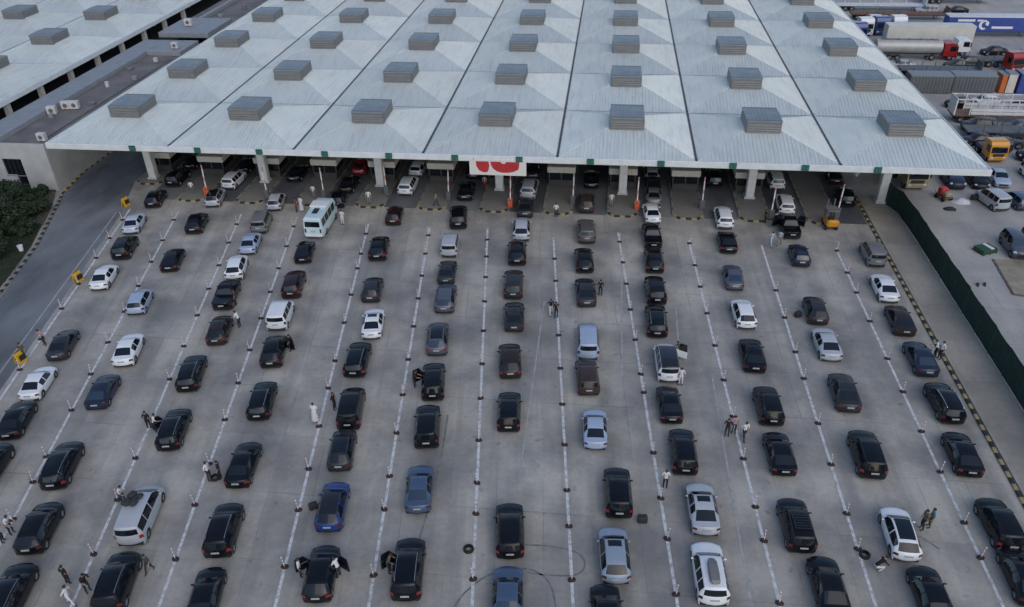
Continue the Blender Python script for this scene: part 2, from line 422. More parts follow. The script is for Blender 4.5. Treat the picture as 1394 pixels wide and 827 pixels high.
CARS = [
    ('A', 10.64, 11.53, -0.0, 'sedan', 'black', '-'),
    ('A', 10.76, 6.48, -0.0, 'suv', 'black', '-'),
    ('A', 10.81, 0.73, -12.15, 'hatch', 'black', '-'),
    ('A', 11.44, -5.41, -12.15, 'sedan', 'paleblue', '-'),
    ('A', 13.33, -10.84, -12.15, 'suv', 'black', '-'),
    ('A', 14.26, -16.57, -12.15, 'sedan', 'white', '-'),
    ('A', 16.77, -27.63, -12.15, 'sedan', 'darkgrey', '-'),
    ('A', 17.8, -32.8, -12.15, 'sedan', 'white', '-'),
    ('A', 18.89, -37.17, -12.15, 'sedan', 'black', '-'),
    ('A', 20.17, -42.09, -12.15, 'suv', 'black', '-'),
    ('B', 17.87, 10.9, -0.0, 'sedan', 'black', '-'),
    ('B', 17.98, 6.38, -0.0, 'suv', 'white', '-'),
    ('B', 17.75, 1.47, -10.63, 'hatch', 'silver', 'blackroof'),
    ('B', 18.46, -4.94, -11.99, 'crossover', 'black', '-'),
    ('B', 19.48, -12.75, -11.99, 'sedan2', 'black', 'lit'),
    ('B', 20.03, -20.53, -11.99, 'hatch', 'lightblue', '-'),
    ('B', 22.88, -27.83, -11.99, 'sedan', 'white', '-'),
    ('B', 23.7, -33.35, -11.99, 'sedan2', 'navy', '-'),
    ('B', 25.25, -41.42, -11.99, 'wagon', 'black', 'rails,lit'),
    ('B', 27.13, -47.02, -11.99, 'crossover', 'black', '-'),
    ('B', 28.48, -52.03, -11.99, 'wagon', 'black', 'rails'),
    ('C', 25.13, 8.97, -0.0, 'sedan', 'black', '-'),
    ('C', 25.27, 1.08, -10.54, 'hatch', 'silver', '-'),
    ('C', 25.56, -4.14, -10.74, 'van', 'grey', '-'),
    ('C', 26.1, -8.72, -10.74, 'sedan', 'lightblue', '-'),
    ('C', 26.68, -13.76, -10.74, 'crossover', 'white', '-'),
    ('C', 27.8, -18.7, -10.74, 'pickup', 'black', '-'),
    ('C', 29.53, -24.35, -10.74, 'crossover', 'brownblack', 'lit'),
    ('C', 29.78, -30.42, -10.74, 'wagon', 'black', 'rails'),
    ('C', 31.48, -37.04, -10.74, 'wagon', 'black', 'rails,doorL'),
    ('C', 33.2, -45.3, -10.74, 'mpv', 'silver', 'luggage,lit'),
    ('C', 34.45, -50.55, -10.74, 'suv', 'black', 'rails'),
    ('D', 32.49, 11.56, -0.0, 'sedan', 'red', '-'),
    ('D', 32.41, 6.33, -0.0, 'sedan', 'black', '-'),
    ('D', 32.27, 2.39, -6.11, 'hatch', 'black', '-'),
    ('D', 32.44, -10.01, -9.34, 'sedan2', 'black', '-'),
    ('D', 33.53, -16.4, -9.34, 'suv', 'maroon', 'lit'),
    ('D', 34.13, -21.61, -9.34, 'van', 'white', '-'),
    ('D', 35.49, -26.97, -9.34, 'crossover', 'black', 'doorR'),
    ('D', 36.87, -33.21, -9.34, 'wagon', 'black', 'rails'),
    ('D', 38.18, -40.13, -9.34, 'sedan', 'black', 'lit'),
    ('D', 39.28, -46.03, -9.34, 'suv', 'black', 'rails,lit'),
    ('D', 40.24, -50.94, -9.34, 'sedan2', 'black', '-'),
    ('E', 39.7, 11.52, -0.0, 'hatch', 'white', '-'),
    ('E', 39.6, 6.34, -0.0, 'suv', 'white', '-'),
    ('E', 39.75, -1.3, -7.87, 'hatch', 'maroon', '-'),
    ('E', 39.93, -8.78, -7.87, 'crossover', 'black', 'lit'),
    ('E', 41.31, -16.63, -7.87, 'hatch', 'darkgrey', '-'),
    ('E', 42.81, -22.07, -7.87, 'sedan', 'white', 'sunroof'),
    ('E', 42.88, -27.33, -7.87, 'wagon', 'black', 'rails,lit'),
    ('E', 44.11, -33.5, -7.87, 'mpv', 'black', 'lit'),
    ('E', 44.75, -38.06, -7.87, 'crossover', 'darkgrey', 'pano'),
    ('E', 45.68, -43.36, -7.87, 'crossover', 'blue', 'blackroof'),
    ('E', 46.62, -48.66, -7.87, 'crossover', 'black', 'lit,doorL,doorR'),
    ('F', 46.78, 11.47, -0.0, 'sedan', 'black', '-'),
    ('F', 46.74, 5.57, -0.0, 'sedan', 'black', '-'),
    ('F', 46.93, -1.29, -7.0, 'suv', 'black', '-'),
    ('F', 47.15, -7.52, -7.0, 'van', 'silver', '-'),
    ('F', 47.79, -12.74, -7.0, 'sedan', 'darkgrey', '-'),
    ('F', 48.54, -17.55, -7.0, 'crossover', 'greyblue', '-'),
    ('F', 49.01, -23.94, -7.0, 'crossover', 'greyblue', 'pano,lit'),
    ('F', 49.79, -29.76, -7.0, 'suv', 'black', 'doorL'),
    ('F', 50.4, -35.09, -7.0, 'boxsuv', 'black', '-'),
    ('F', 51.08, -41.2, -7.0, 'sedan', 'steelblue', '-'),
    ('F', 51.83, -47.84, -7.0, 'suv', 'black', 'rails,lit,doorL'),
    ('G', 53.99, 12.0, -0.0, 'sedan', 'darkgrey', '-'),
    ('G', 54.0, 6.62, -0.0, 'suv', 'silver', '-'),
    ('G', 53.97, 1.91, -4.8, 'sedan', 'darkgrey', '-'),
    ('G', 54.12, -3.44, -6.21, 'crossover', 'silver', '-'),
    ('G', 54.2, -8.51, -6.21, 'crossover', 'black', '-'),
    ('G', 54.51, -14.6, -6.21, 'suv', 'darkgrey', 'lit'),
    ('G', 55.18, -19.89, -6.21, 'sedan2', 'darkgrey', '-'),
    ('G', 55.55, -26.48, -6.21, 'crossover', 'brownblack', 'lit'),
    ('G', 56.24, -32.82, -6.21, 'suv', 'black', 'lit'),
    ('G', 57.61, -44.13, -6.21, 'wagon', 'black', 'lit'),
    ('G', 58.08, -49.2, -6.21, 'sedan', 'steelblue', '-'),
    ('H', 61.12, 9.94, -0.0, 'sedan', 'black', '-'),
    ('H', 60.73, 3.46, -1.96, 'hatch', 'brown', '-'),
    ('H', 60.98, -3.41, -5.06, 'suv', 'taupe', '-'),
    ('H', 60.99, -9.43, -5.06, 'crossover', 'black', '-'),
    ('H', 61.36, -15.34, -5.06, 'sedan', 'darkgrey', '-'),
    ('H', 61.84, -23.11, -5.06, 'mpv', 'lightblue', '-'),
    ('H', 61.96, -28.07, -5.06, 'suv', 'brown', '-'),
    ('H', 62.77, -34.02, -5.06, 'sedan', 'lightblue', '-'),
    ('H', 64.46, -40.31, -5.06, 'suv', 'black', 'lit'),
    ('H', 64.27, -45.51, -5.06, 'crossover', 'steelsilver', 'sunroof'),
    ('H', 63.89, -49.81, -5.06, 'sedan', 'black', '-'),
    ('I', 68.29, 12.06, -0.0, 'hatch', 'silver', '-'),
    ('I', 68.31, 9.03, -0.0, 'sedan', 'darkgrey', '-'),
    ('I', 68.29, 6.03, -0.0, 'sedan', 'grey', '-'),
    ('I', 67.97, 1.56, -3.23, 'sedan', 'white', '-'),
    ('I', 67.81, -3.81, -3.76, 'pickup', 'black', '-'),
    ('I', 67.87, -8.86, -3.76, 'crossover', 'black', 'lit'),
    ('I', 67.82, -14.51, -3.76, 'suv', 'black', '-'),
    ('I', 67.72, -19.48, -3.76, 'wagon', 'black', 'rails,lit'),
    ('I', 68.39, -25.51, -3.76, 'mpv', 'white', 'blackroof,doorR'),
    ('I', 68.34, -30.74, -3.76, 'sedan', 'black', 'lit'),
    ('I', 69.05, -35.91, -3.76, 'suv', 'black', 'lit'),
    ('I', 69.98, -41.13, -3.76, 'sedan', 'silver', 'sunroof'),
    ('I', 69.97, -46.34, -3.76, 'suv', 'white', 'roofbox'),
    ('J', 75.52, 11.1, -0.0, 'suv', 'black', '-'),
    ('J', 75.65, 0.99, -1.76, 'suv', 'white', '-'),
    ('J', 75.49, -4.36, -1.76, 'sedan', 'black', 'lit'),
    ('J', 75.29, -11.38, -1.76, 'sedan', 'greyblue', '-'),
    ('J', 75.47, -17.75, -1.76, 'crossover', 'white', '-'),
    ('J', 75.43, -23.87, -1.76, 'sedan2', 'black', '-'),
    ('J', 75.77, -30.31, -1.76, 'suv', 'black', '-'),
    ('J', 75.8, -35.39, -1.76, 'sedan2', 'black', 'lit'),
    ('J', 75.79, -42.0, -1.76, 'suv', 'black', 'roofrack'),
    ('J', 76.83, -46.59, -1.76, 'sedan', 'black', '-'),
    ('K', 82.65, 11.21, -0.0, 'suv', 'white', '-'),
    ('K', 82.74, 4.77, -0.03, 'suv', 'white', '-'),
    ('K', 82.29, -0.5, -0.53, 'pickup', 'black', 'doorL,doorR'),
    ('K', 82.26, -6.63, -0.53, 'hatch', 'navy', '-'),
    ('K', 81.9, -16.6, -0.53, 'crossover', 'darkgrey', '-'),
    ('K', 81.82, -21.68, -0.53, 'sedan', 'silver', '-'),
    ('K', 81.84, -28.08, -0.53, 'sedan', 'darkgrey', 'lit'),
    ('K', 81.83, -34.99, -0.53, 'suv', 'black', 'lit'),
    ('K', 82.13, -42.06, -0.53, 'crossover', 'white', 'pano'),
    ('K', 82.63, -46.65, -0.53, 'sedan2', 'black', '-'),
    ('L', 90.09, 12.87, -0.0, 'hatch', 'maroon', '-'),
    ('L', 90.0, 7.22, -0.0, 'suv', 'black', 'lit'),
    ('L', 89.46, -5.85, -0.24, 'van', 'grey', '-'),
    ('L', 88.97, -12.19, -0.24, 'sedan', 'white', '-'),
    ('L', 88.88, -17.5, -0.24, 'sedan2', 'brownblack', '-'),
    ('L', 88.97, -23.08, -0.24, 'sedan', 'navy', '-'),
    ('L', 89.04, -28.61, -0.24, 'wagon', 'black', 'rails'),
    ('L', 88.48, -34.24, -0.24, 'sedan2', 'black', 'lit'),
    ('L', 88.57, -40.67, -0.24, 'suv', 'black', 'lit'),
    ('L', 88.44, -44.63, -0.24, 'sedan', 'black', '-'),
]
PEOPLE = [
    (14.22, -29.39, 'stand', 'olive', 'dark', 'facing'),
    (14.66, -27.22, 'reach', 'pink', 'dark', 's'),
    (29.2, -36.69, 'stand', 'black', 'black', 'n'),
    (29.87, -36.96, 'reach', 'white', 'dark', 'e'),
    (30.76, -23.08, 'reach', 'white', 'dark', 'w'),
    (28.98, -19.63, 'stand', 'darkred', 'dark', 'w'),
    (36.62, -26.1, 'stand', 'black', 'dark', 'w'),
    (41.55, -34.61, 'robe', 'white', 'white', 's'),
    (42.63, -33.22, 'stand', 'black', 'dark', 'e'),
    (48.26, -29.91, 'reach', 'black', 'dark', 'e'),
    (36.09, -41.38, 'stand', 'white', 'dark', 'e'),
    (36.81, -41.17, 'stand', 'black', 'black', 'w'),
    (35.72, -49.24, 'walk', 'darkgrey', 'dark', 's'),
    (31.12, -50.58, 'stand', 'black', 'black', 'n'),
    (32.15, -51.95, 'walk', 'white', 'white', 'e'),
    (32.67, -51.01, 'reach', 'black', 'dark', 'e'),
    (25.14, -47.26, 'reach', 'white', 'dark', 'e'),
    (24.98, -47.95, 'reach', 'pink', 'dark', 'e'),
    (31.12, -43.99, 'reach', 'white', 'dark', 'e'),
    (45.2, -48.62, 'stand', 'white', 'dark', 'e'),
    (47.56, -48.43, 'reach', 'white', 'dark', 'w'),
    (50.59, -47.8, 'reach', 'olive', 'dark', 'e'),
    (58.38, -18.64, 'walk', 'black', 'white', 's'),
    (58.88, -19.07, 'stand', 'black', 'black', 's'),
    (62.75, -15.05, 'stand', 'black', 'black', 'n'),
    (72.43, -33.4, 'stand', 'black', 'dark', 's'),
    (72.95, -33.03, 'stand', 'pink', 'dark', 's'),
    (73.61, -33.68, 'walk', 'white', 'dark', 's'),
    (67.7, -39.0, 'stand', 'white', 'black', 's'),
    (69.41, -27.67, 'stand', 'white', 'white', 's'),
    (69.49, -24.15, 'reach', 'darkgrey', 'dark', 'w'),
    (90.8, -22.32, 'stand', 'white', 'dark', 'w'),
    (90.53, -22.04, 'reach', 'white', 'black', 'w'),
    (83.87, -41.08, 'stand', 'olive', 'dark', 'w'),
    (84.39, -40.85, 'stand', 'teal', 'olive', 'w'),
    (80.2, -44.67, 'crouch', 'black', 'white', 'e'),
    (34.29, -2.95, 'stand', 'white', 'white', 's'),
    (28.12, -0.39, 'stand', 'red', 'dark', 'e'),
    (28.59, 0.01, 'robe', 'white', 'white', 's'),
    (35.98, 1.91, 'stand', 'white', 'grey', 's'),
    (43.78, 1.95, 'walk', 'grey', 'dark', 'e'),
    (48.58, 7.41, 'stand', 'pink', 'red', 'n'),
    (57.53, 0.67, 'stand', 'white', 'dark', 'n'),
    (63.56, 3.51, 'stand', 'white', 'grey', 's'),
    (29.11, 2.91, 'stand', 'white', 'grey', 'n'),
    (14.21, 2.95, 'stand', 'white', 'teal', 'n'),
    (79.95, -4.15, 'walk', 'paleblue', 'paleblue', 's'),
    (80.82, -3.77, 'walk', 'paleblue', 'grey', 's'),
    (81.1, 0.47, 'stand', 'white', 'grey', 'e'),
    (80.11, 1.08, 'stand', 'black', 'black', 'e'),
    (91.92, 11.72, 'stand', 'white', 'grey', 's'),
]
# ------------------------------------------------------------------ ground, roads, markings
def sheet(name, poly, z, m, kind='structure'):
    me = bpy.data.meshes.new(name); me.from_pydata([(x, y, z) for x, y in poly], [], [tuple(range(len(poly)))]); me.update()
    o = put(name, me, m); return tag(o, kind=kind)
sheet('ground', [(-900, -400), (1000, -400), (1000, 1600), (-900, 1600)], 0, 'concrete')
sheet('yard_ground', [(95.2, -60), (260, -60), (260, 330), (95.2, 330)], .004, 'yard_concrete')
sheet('walkway', [(91.45, -60), (94.85, -60), (94.85, 9), (91.45, 9)], .11, 'walk_concrete')
ROADL = [(-2.6, 60), (-2.6, 15), (-2.75, 8.3), (-1.6, 1.9), (-.1, -1.9), (3.1, -10.4), (4.6, -16.3), (5.4, -19.6), (9.5, -36), (12.5, -52), (14, -62)]
sheet('road', ROADL + [(20.3, -62), (16.6, -44), (14.6, -33), (8.0, -2.2), (5.2, 6), (5.2, 60)], .005, 'asphalt')
sheet('soil_verge', [(-4.2, 2.6), (-3.0, 2.4), (-2.4, 1.4), (-.65, -2.2), (.7, -5.8), (-.5, -5.5), (-2.4, -1.0)], .106, 'soil')
sheet('grass_bank', [(-60, 2.9), (-3.2, 2.9), (-2.6, 1.6), (-.75, -2.2), (2.45, -10.7), (3.95, -16.5), (4.75, -19.9), (8.8, -36.4), (11.8, -52.4), (13.3, -62), (-60, -62)], .10, 'grass')
def strip(name, pts, w, z, m):
    vs = []; 
    for i, (x, y) in enumerate(pts):
        a = Vector(pts[max(i - 1, 0)]); b = Vector(pts[min(i + 1, len(pts) - 1)]); d = (b - a).normalized(); n = Vector((-d.y, d.x)) * (w / 2)
        vs += [(x + n.x, y + n.y, z), (x - n.x, y - n.y, z)]
    fs = [(2 * i, 2 * i + 1, 2 * i + 3, 2 * i + 2) for i in range(len(pts) - 1)]
    me = bpy.data.meshes.new(name); me.from_pydata(vs, [], fs); me.update()
    return tag(put(name, me, m), kind='structure')
TOPY = {0: -1.2, 1: -1.0, 2: -1.4, 3: -1.6, 4: -2.6, 5: -2.8, 6: -2.6, 7: -4.0, 8: -2.4, 9: -3.4, 10: -4.0, 11: -4.0}
for k, (a, b) in LINES.items():
    ys = [TOPY[k] - 2.0 * i for i in range(30)]
    strip('lane_line', [(a + b * y, y) for y in ys], .2, .012, 'road_paint')
for p in [[(57.6, -16.4), (57.67, -39)], [(64.73, -9), (64.8, -27)], [(69.7, -13.4), (69.6, -22.3)], [(72.03, -26.1), (72.3, -47.8)], [(7.3, -2.0), (13.3, -32.0)]]:
    (x0, y0), (x1, y1) = p
    strip('faded_lane_line', [(x0 + (x1 - x0) * i / 12, y0 + (y1 - y0) * i / 12) for i in range(13)], .13, .009, 'faded_paint')
def smooth_pts(p, n=8):
    out = []
    for i in range(len(p) - 1):
        a = Vector(p[max(i - 1, 0)]); b = Vector(p[i]); c = Vector(p[i + 1]); d = Vector(p[min(i + 2, len(p) - 1)])
        for k in range(n):
            t = k / n; q = .5 * ((2 * b) + (c - a) * t + (2 * a - 5 * b + 4 * c - d) * t * t + (-a + 3 * b - 3 * c + d) * t ** 3); out.append((q.x, q.y))
    return out + [p[-1]]
for p in ([(54.6, -51), (55.2, -49.2), (55.7, -48.4), (56.5, -47.5), (57.7, -46.9), (59.1, -46.7), (60.3, -47.4), (60.9, -49.2), (60.9, -52)],
          [(58.5, -44.85), (60.3, -44.8), (61.9, -45.1), (62.5, -45.9), (62.0, -46.8), (60, -47.0), (58.2, -46.8)],
          [(51.5, -33), (51.8, -37), (51.9, -42), (51.8, -47)], [(82.6, -41.2), (83.6, -41.7), (84.5, -42.6)]):
    strip('tyre_mark', smooth_pts(p), .12, .0075, 'tyre_rub')

for j in range(0, 13):
    x0 = 7.2 * j + 1.75; x1 = 7.2 * (j + 1) - 1.75
    if j == 0: continue
    if j == 12: x1 = 90.95
    sheet('booth_lane', [(x0, 1.6), (x1, 1.6), (x1, 118), (x0, 118)], .004, 'asphalt')
sheet('bare_ground', [(101.3, -5), (100.75, -11.5), (102.0, -11.8), (112, -12.5), (112, -4.6)], .008, 'bare_earth')
# kerb runs: every painted block is a piece of its own
block_cache = {}
def kerb_run(name, pts, label, size=.9, w=.26, h=.14, gap=.02, parent=None, first=0, plain=(), alt=4):
    root = parent or empty(name, (pts[0][0], pts[0][1], 0)); 
    if label: tag(root, label, 'kerb')
    base = Vector((root.location.x, root.location.y)) if not parent else Vector((parent.location.x, parent.location.y))
    i = first; carry = 0.
    for si, (a, b) in enumerate(zip(pts[:-1], pts[1:])):
        a = Vector(a); b = Vector(b); L = (b - a).length; n = max(1, round(L / size)); s = L / n; ang = math.atan2(b.y - a.y, b.x - a.x)
        key = (round(s, 2), w, h)
        if key not in block_cache: block_cache[key] = MB().box(-s / 2 + gap / 2, s / 2 - gap / 2, -w / 2, w / 2, 0, h, bev=.025).mesh('kerb_block')
        for k in range(n):
            c = a + (b - a) * ((k + .5) / n) - base
            put('kerb_block', block_cache[key], ('black_kerb' if i % 2 else 'yellow_kerb') if si not in plain else (('black_kerb' if alt == 2 else 'barrier_grey') if i % alt == 1 else 'kerb_grey'), root, (c.x, c.y, random.uniform(-.006, .006)), ang); i += 1
    return root
kerb_run('kerb', [(91.2, 9), (91.2, -58)], 'long yellow and black painted kerb along the right edge of the queues', size=.6, w=.28)
kerb_run('kerb', [(-2.75, 24), (-2.85, 8.5), (-1.8, 1.9)], 'yellow and black kerb beside the shaded building wall under the canopy', size=.65)
kerb_run('kerb', [(-1.7, 1.75), (-.3, -1.9), (2.9, -10.4), (4.4, -16.3), (5.1, -19.6), (9.2, -36.2)], 'grey and black kerb curving between grass bank and dark road', size=.6, w=.34, plain=(0, 1, 2, 3, 4), alt=2)

# traffic islands between the booths
for j in range(1, 13):
    x = 7.2 * j; hw = 1.72; y0 = 1.15
    lab = ORD[j - 1] + ' booth island from the left, concrete with yellow and black front kerb' if j > 1 else 'leftmost booth island, concrete with yellow and black kerb round its front column'
    y0 = 5.3 if j == 1 else y0
    root = empty('booth_island', (x, y0, 0), 0, lab, 'traffic island', 'booth islands')
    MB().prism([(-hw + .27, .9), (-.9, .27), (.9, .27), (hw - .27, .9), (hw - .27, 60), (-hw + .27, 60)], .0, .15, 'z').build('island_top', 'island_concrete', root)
    kerb_run('k', [(x - hw + .14, y0 + 14), (x - hw + .14, y0 + .9), (x - .9, y0 + .14), (x + .9, y0 + .14), (x + hw - .14, y0 + .9), (x + hw - .14, y0 + 14)], None, size=.6, h=.17, parent=root, first=j, plain=(0, 4))

# ------------------------------------------------------------------ canopies
def facet_ribs(mb, a, b, apex, n, down):
    pass
def bay_mesh():
    """pyramid bay, origin at its centre at eave level, with standing ribs running down each slope"""
    mb = MB(); h = BAY / 2 - .09
    c = [(-h, -h), (h, -h), (h, h), (-h, h)]
    vs = [(x, y, 0) for x, y in c] + [(0, 0, RISE)]
    mb.add(vs, [(0, 1, 4), (1, 2, 4), (2, 3, 4), (3, 0, 4)])
    mb.add([(x, y, -.22) for x, y in c] + [(x, y, 0) for x, y in c], [(0, 1, 5, 4), (1, 2, 6, 5), (2, 3, 7, 6), (3, 0, 4, 7)])
    pitch = .40
    for q in range(4):
        rot = Matrix.Rotation(q * math.pi / 2, 3, 'Z')
        k = -int(h / pitch)
        while k * pitch < h:
            x = k * pitch; d = abs(x)          # on the -Y facet the rib runs from y=-h up to the hip at y=-|x|
            k += 1
            if h - d < .4: continue
            z0, z1 = 0., RISE * (h - d) / h
            r = .045; t = .055
            p = [(x - r, -h, z0), (x + r, -h, z0), (x, -h, z0 + t), (x - r, -d, z1), (x + r, -d, z1), (x, -d, z1 + t)]
            mb.add([rot @ Vector(v) for v in p], [(0, 1, 2), (0, 3, 5, 2), (1, 2, 5, 4), (3, 4, 5)])
    # hip cappings
    for sx, sy in ((-1, -1), (1, -1), (1, 1), (-1, 1)):
        mb.cyl((sx * h, sy * h, .01), (0, 0, RISE + .01), .04, n=5, caps=False)
    return mb.mesh('roof_bay')
BAYM = bay_mesh()
mbv = MB().box(-1.8, 1.8, -2.1, 2.1, .9, 2.72)
VENT = mbv.mesh('roof_ventilator')
mbl = MB()
for sgn in (-1, 1):
    mbl.prism([(-2.2, 2.36), (2.2, 2.36), (2.2, 2.44), (-2.2, 2.44)], 0, 1, 'x') if False else None
mbl.add([(-1.92, -2.22, 2.40), (1.92, -2.22, 2.40), (1.92, 2.22, 2.40), (-1.92, 2.22, 2.40), (-1.92, -2.22, 2.52), (1.92, -2.22, 2.52), (1.92, 2.22, 2.52), (-1.92, 2.22, 2.52), (-1.92, 0, 2.62), (1.92, 0, 2.62)],
        [(3, 2, 1, 0), (0, 1, 5, 4), (2, 3, 7, 6), (1, 2, 6, 9, 5), (3, 0, 4, 8, 7), (4, 5, 9, 8), (8, 9, 6, 7)])
for i in range(9):
    x = -1.7 + .425 * i; mbl.add([(x - .03, -2.2, 2.521), (x + .03, -2.2, 2.521), (x + .03, 0, 2.621), (x - .03, 0, 2.621), (x, -2.2, 2.56), (x, 0, 2.66)], [(0, 4, 5, 3), (1, 2, 5, 4), (0, 1, 4)])
    mbl.add([(x - .03, 2.2, 2.521), (x + .03, 2.2, 2.521), (x + .03, 0, 2.621), (x - .03, 0, 2.621), (x, 2.2, 2.56), (x, 0, 2.66)], [(0, 3, 5, 4), (1, 4, 5, 2), (0, 4, 1)])
mbl.v = [(x * .955, y * .965, z + .18) for x, y, z in mbl.v]
LID = mbl.mesh('lid')
def slats(w):   # louvre blades of one ventilator face, face lies in XZ at y=0 looking to -Y
    mb = MB()
    for i in range(5):
        z = 1.2 + .27 * i
        mb.add([(-w, -.012, z), (w, -.012, z), (w, -.10, z - .12), (-w, -.10, z - .12), (-w, -.012, z + .03), (w, -.012, z + .03)], [(0, 1, 2, 3), (3, 2, 5, 4), (0, 3, 4), (1, 5, 2)])
    return mb.mesh('louvre')
LOUV_A, LOUV_B = slats(1.7), slats(2.0)
def canopy(name, x0, nx, ny, label):
    root = empty(name, (x0, 0, 0), 0, label, 'canopy', 'customs canopies')
    for i in range(nx):
        for j in range(ny):
            cx, cy = (i + .5) * BAY, (j + .5) * BAY
            put('roof_bay', BAYM, 'roof_sheet', root, (cx, cy, EAVE))
            v = put('roof_ventilator', VENT, 'vent_metal', root, (cx + random.uniform(-.05, .05), cy - .15, EAVE), random.uniform(-.006, .006))
            put('lid', LID, 'vent_lid', v)
            if j < 5:
                put('louvre', LOUV_A, 'vent_metal', v, (0, -2.1, 0))
                put('louvre', LOUV_B, 'vent_metal', v, (1.8, 0, 0), math.pi / 2); put('louvre', LOUV_B, 'vent_metal', v, (-1.8, 0, 0), -math.pi / 2)
    w, d = nx * BAY, ny * BAY
    for i in range(1, nx): MB().box(i * BAY - .16, i * BAY + .16, .1, d - .1, EAVE - .3, EAVE + .03).build('gutter', 'gutter', root)
    for j in range(1, ny): MB().box(.1, w - .1, j * BAY - .085, j * BAY + .085, EAVE - .3, EAVE - .02).build('valley_gutter', 'gutter', root)
    MB().box(-.12, w + .12, -.12, .02, EAVE - .62, EAVE + .06, bev=.03).build('fascia', 'roof_edge', root)
    MB().box(-.12, .02, .023, d, EAVE - .62, EAVE + .06, bev=.03).build('fascia', 'roof_edge', root)
    MB().box(w - .02, w + .12, .023, d, EAVE - .62, EAVE + .06, bev=.03).build('fascia', 'roof_edge', root)
    MB().box(.05, w - .05, .05, d - .05, EAVE - .40, EAVE - .34).build('soffit', 'soffit', root)
    beam = MB().box(-.15, .15, .3, d - .3, EAVE - .85, EAVE - .41).mesh('beam')
    for i in range(nx): put('beam', beam, 'steel_beam', root, ((i + .5) * BAY, 0, 0))
    colm = MB().box(-.46, .46, -.46, .46, 0, EAVE - .86, bev=.08).mesh('column')
    plinth = MB().box(-.6, .6, -.6, .6, 0, .35, bev=.05).mesh('plinth')
    for i in range(nx):
        for j in range(ny):
            c = put('column', colm, 'column_paint', root, ((i + .5) * BAY, (j + .5) * BAY, 0)); put('plinth', plinth, 'dirty_white', c)
    return root
CAN = canopy('customs_canopy', 0, 7, 9, 'large pale metal canopy with rows of roof ventilators above the booths')
CAN2 = canopy('customs_canopy', -14.4 - 4 * BAY, 4, 9, 'second pale canopy at the upper left beyond the flat brown roof')

ep = MB().box(-.3, .3, -.35, .35, 3.6, EAVE - .41).mesh('edge_post')
for j in range(9): put('edge_post', ep, 'beige_panel', CAN2, (4 * BAY - .7, 7.2 + BAY * j * .5, 0))
# lane signals on the fascia
sg = MB().box(-.36, .36, -.16, 0, -.3, .3, bev=.03).mesh('signal_case')
gl = MB().box(-.3, -.04, -.185, -.161, -.22, .2).box(.04, .3, -.185, -.161, -.22, .2).mesh('signal_lamps')
for j, x in enumerate([10.3, 17.9, 25.0, 32.4, 39.5, 46.7, 53.6, 61.1, 68.4, 75.7, 82.9, 90.0]):
    r = empty('lane_signal', (x, -.14, EAVE - .22), 0, 'green lane signal on the canopy edge, ' + ORD[j] + ' from the left', 'lane signal', 'lane signals')
    put('signal_case', sg, 'sign_green', r); put('signal_lamps', gl, 'sign_green_lit', r)
# red and white banner
bn = empty('banner', (51.3, -.2, EAVE - 1.93), 0, 'white banner with broken red oval hanging below the canopy edge', 'banner')
MB().box(-3.05, 3.05, -.06, .0, -.15, 1.5).build('board', 'banner_white', bn)
def ell(cx, cz, rx, rz, a0, a1, n=14): return [(cx + rx * math.cos(R(a0 + (a1 - a0) * i / n)), cz + rz * math.sin(R(a0 + (a1 - a0) * i / n))) for i in range(n + 1)]
MB().prism([(-2.35, 1.40), (-2.3, .85), (-2.0, .36), (-1.55, .16), (-1.15, .18), (-.98, .5), (-.9, .95), (-.98, 1.40)], -.075, -.061, 'y').build('red_mark', 'banner_red', bn)
MB().prism([(-.78, 1.40), (-.72, 1.0), (-.5, .6), (-.1, .3), (.4, .18), (1.0, .16), (1.6, .26), (2.2, .55), (2.3, 1.0), (2.3, 1.40), (.95, 1.40), (.8, 1.22), (.62, 1.16), (.42, 1.24), (.3, 1.40)], -.075, -.061, 'y').build('red_mark', 'banner_red', bn)
for x in (-2.6, 2.6): MB().cyl((x, .05, 1.5), (x, .05, 1.75), .03).build('bracket', 'steel_beam', bn)

# booths
bt = dict(wall=MB().box(-1.45, 1.45, .12, 5.6, .15, 1.0, bev=.03).mesh('wall'),
          post=MB().box(-.06, .06, -.06, .06, 1.002, 1.92).mesh('post'),
          glz=MB().box(-1.40, 1.40, .17, 5.55, 1.002, 1.92).mesh('glazing'),
          roof=MB().box(-1.65, 1.65, -.05, 5.9, 1.9, 2.65, bev=.05).mesh('roof'),
          door=MB().box(-.01, .03, -.4, .4, .2, 1.89).mesh('door'),
          sill=MB().box(-1.5, 1.5, -.1, .118, .93, 1.0).mesh('counter'))
for j in range(1, 13):
    if j == 12: continue
    lab = 'booth with beige roof band on the ' + ORD[j - 1] + ' island from the left'
    r = empty('inspection_booth', (7.2 * j, 8.3 if j > 1 else 9.0, 0), 0, lab, 'booth', 'inspection booths')
    put('wall', bt['wall'], 'booth_wall', r); put('glazing', bt['glz'], 'glass', r); put('roof', bt['roof'], 'beige_panel', r)
    put('counter', bt['sill'], 'booth_wall', r); put('door', bt['door'], 'booth_wall', r, (1.452, 3.6, 0))
    for x in (-1.42, 0, 1.42): put('post', bt['post'], 'booth_wall', r, (x, .16, 0))
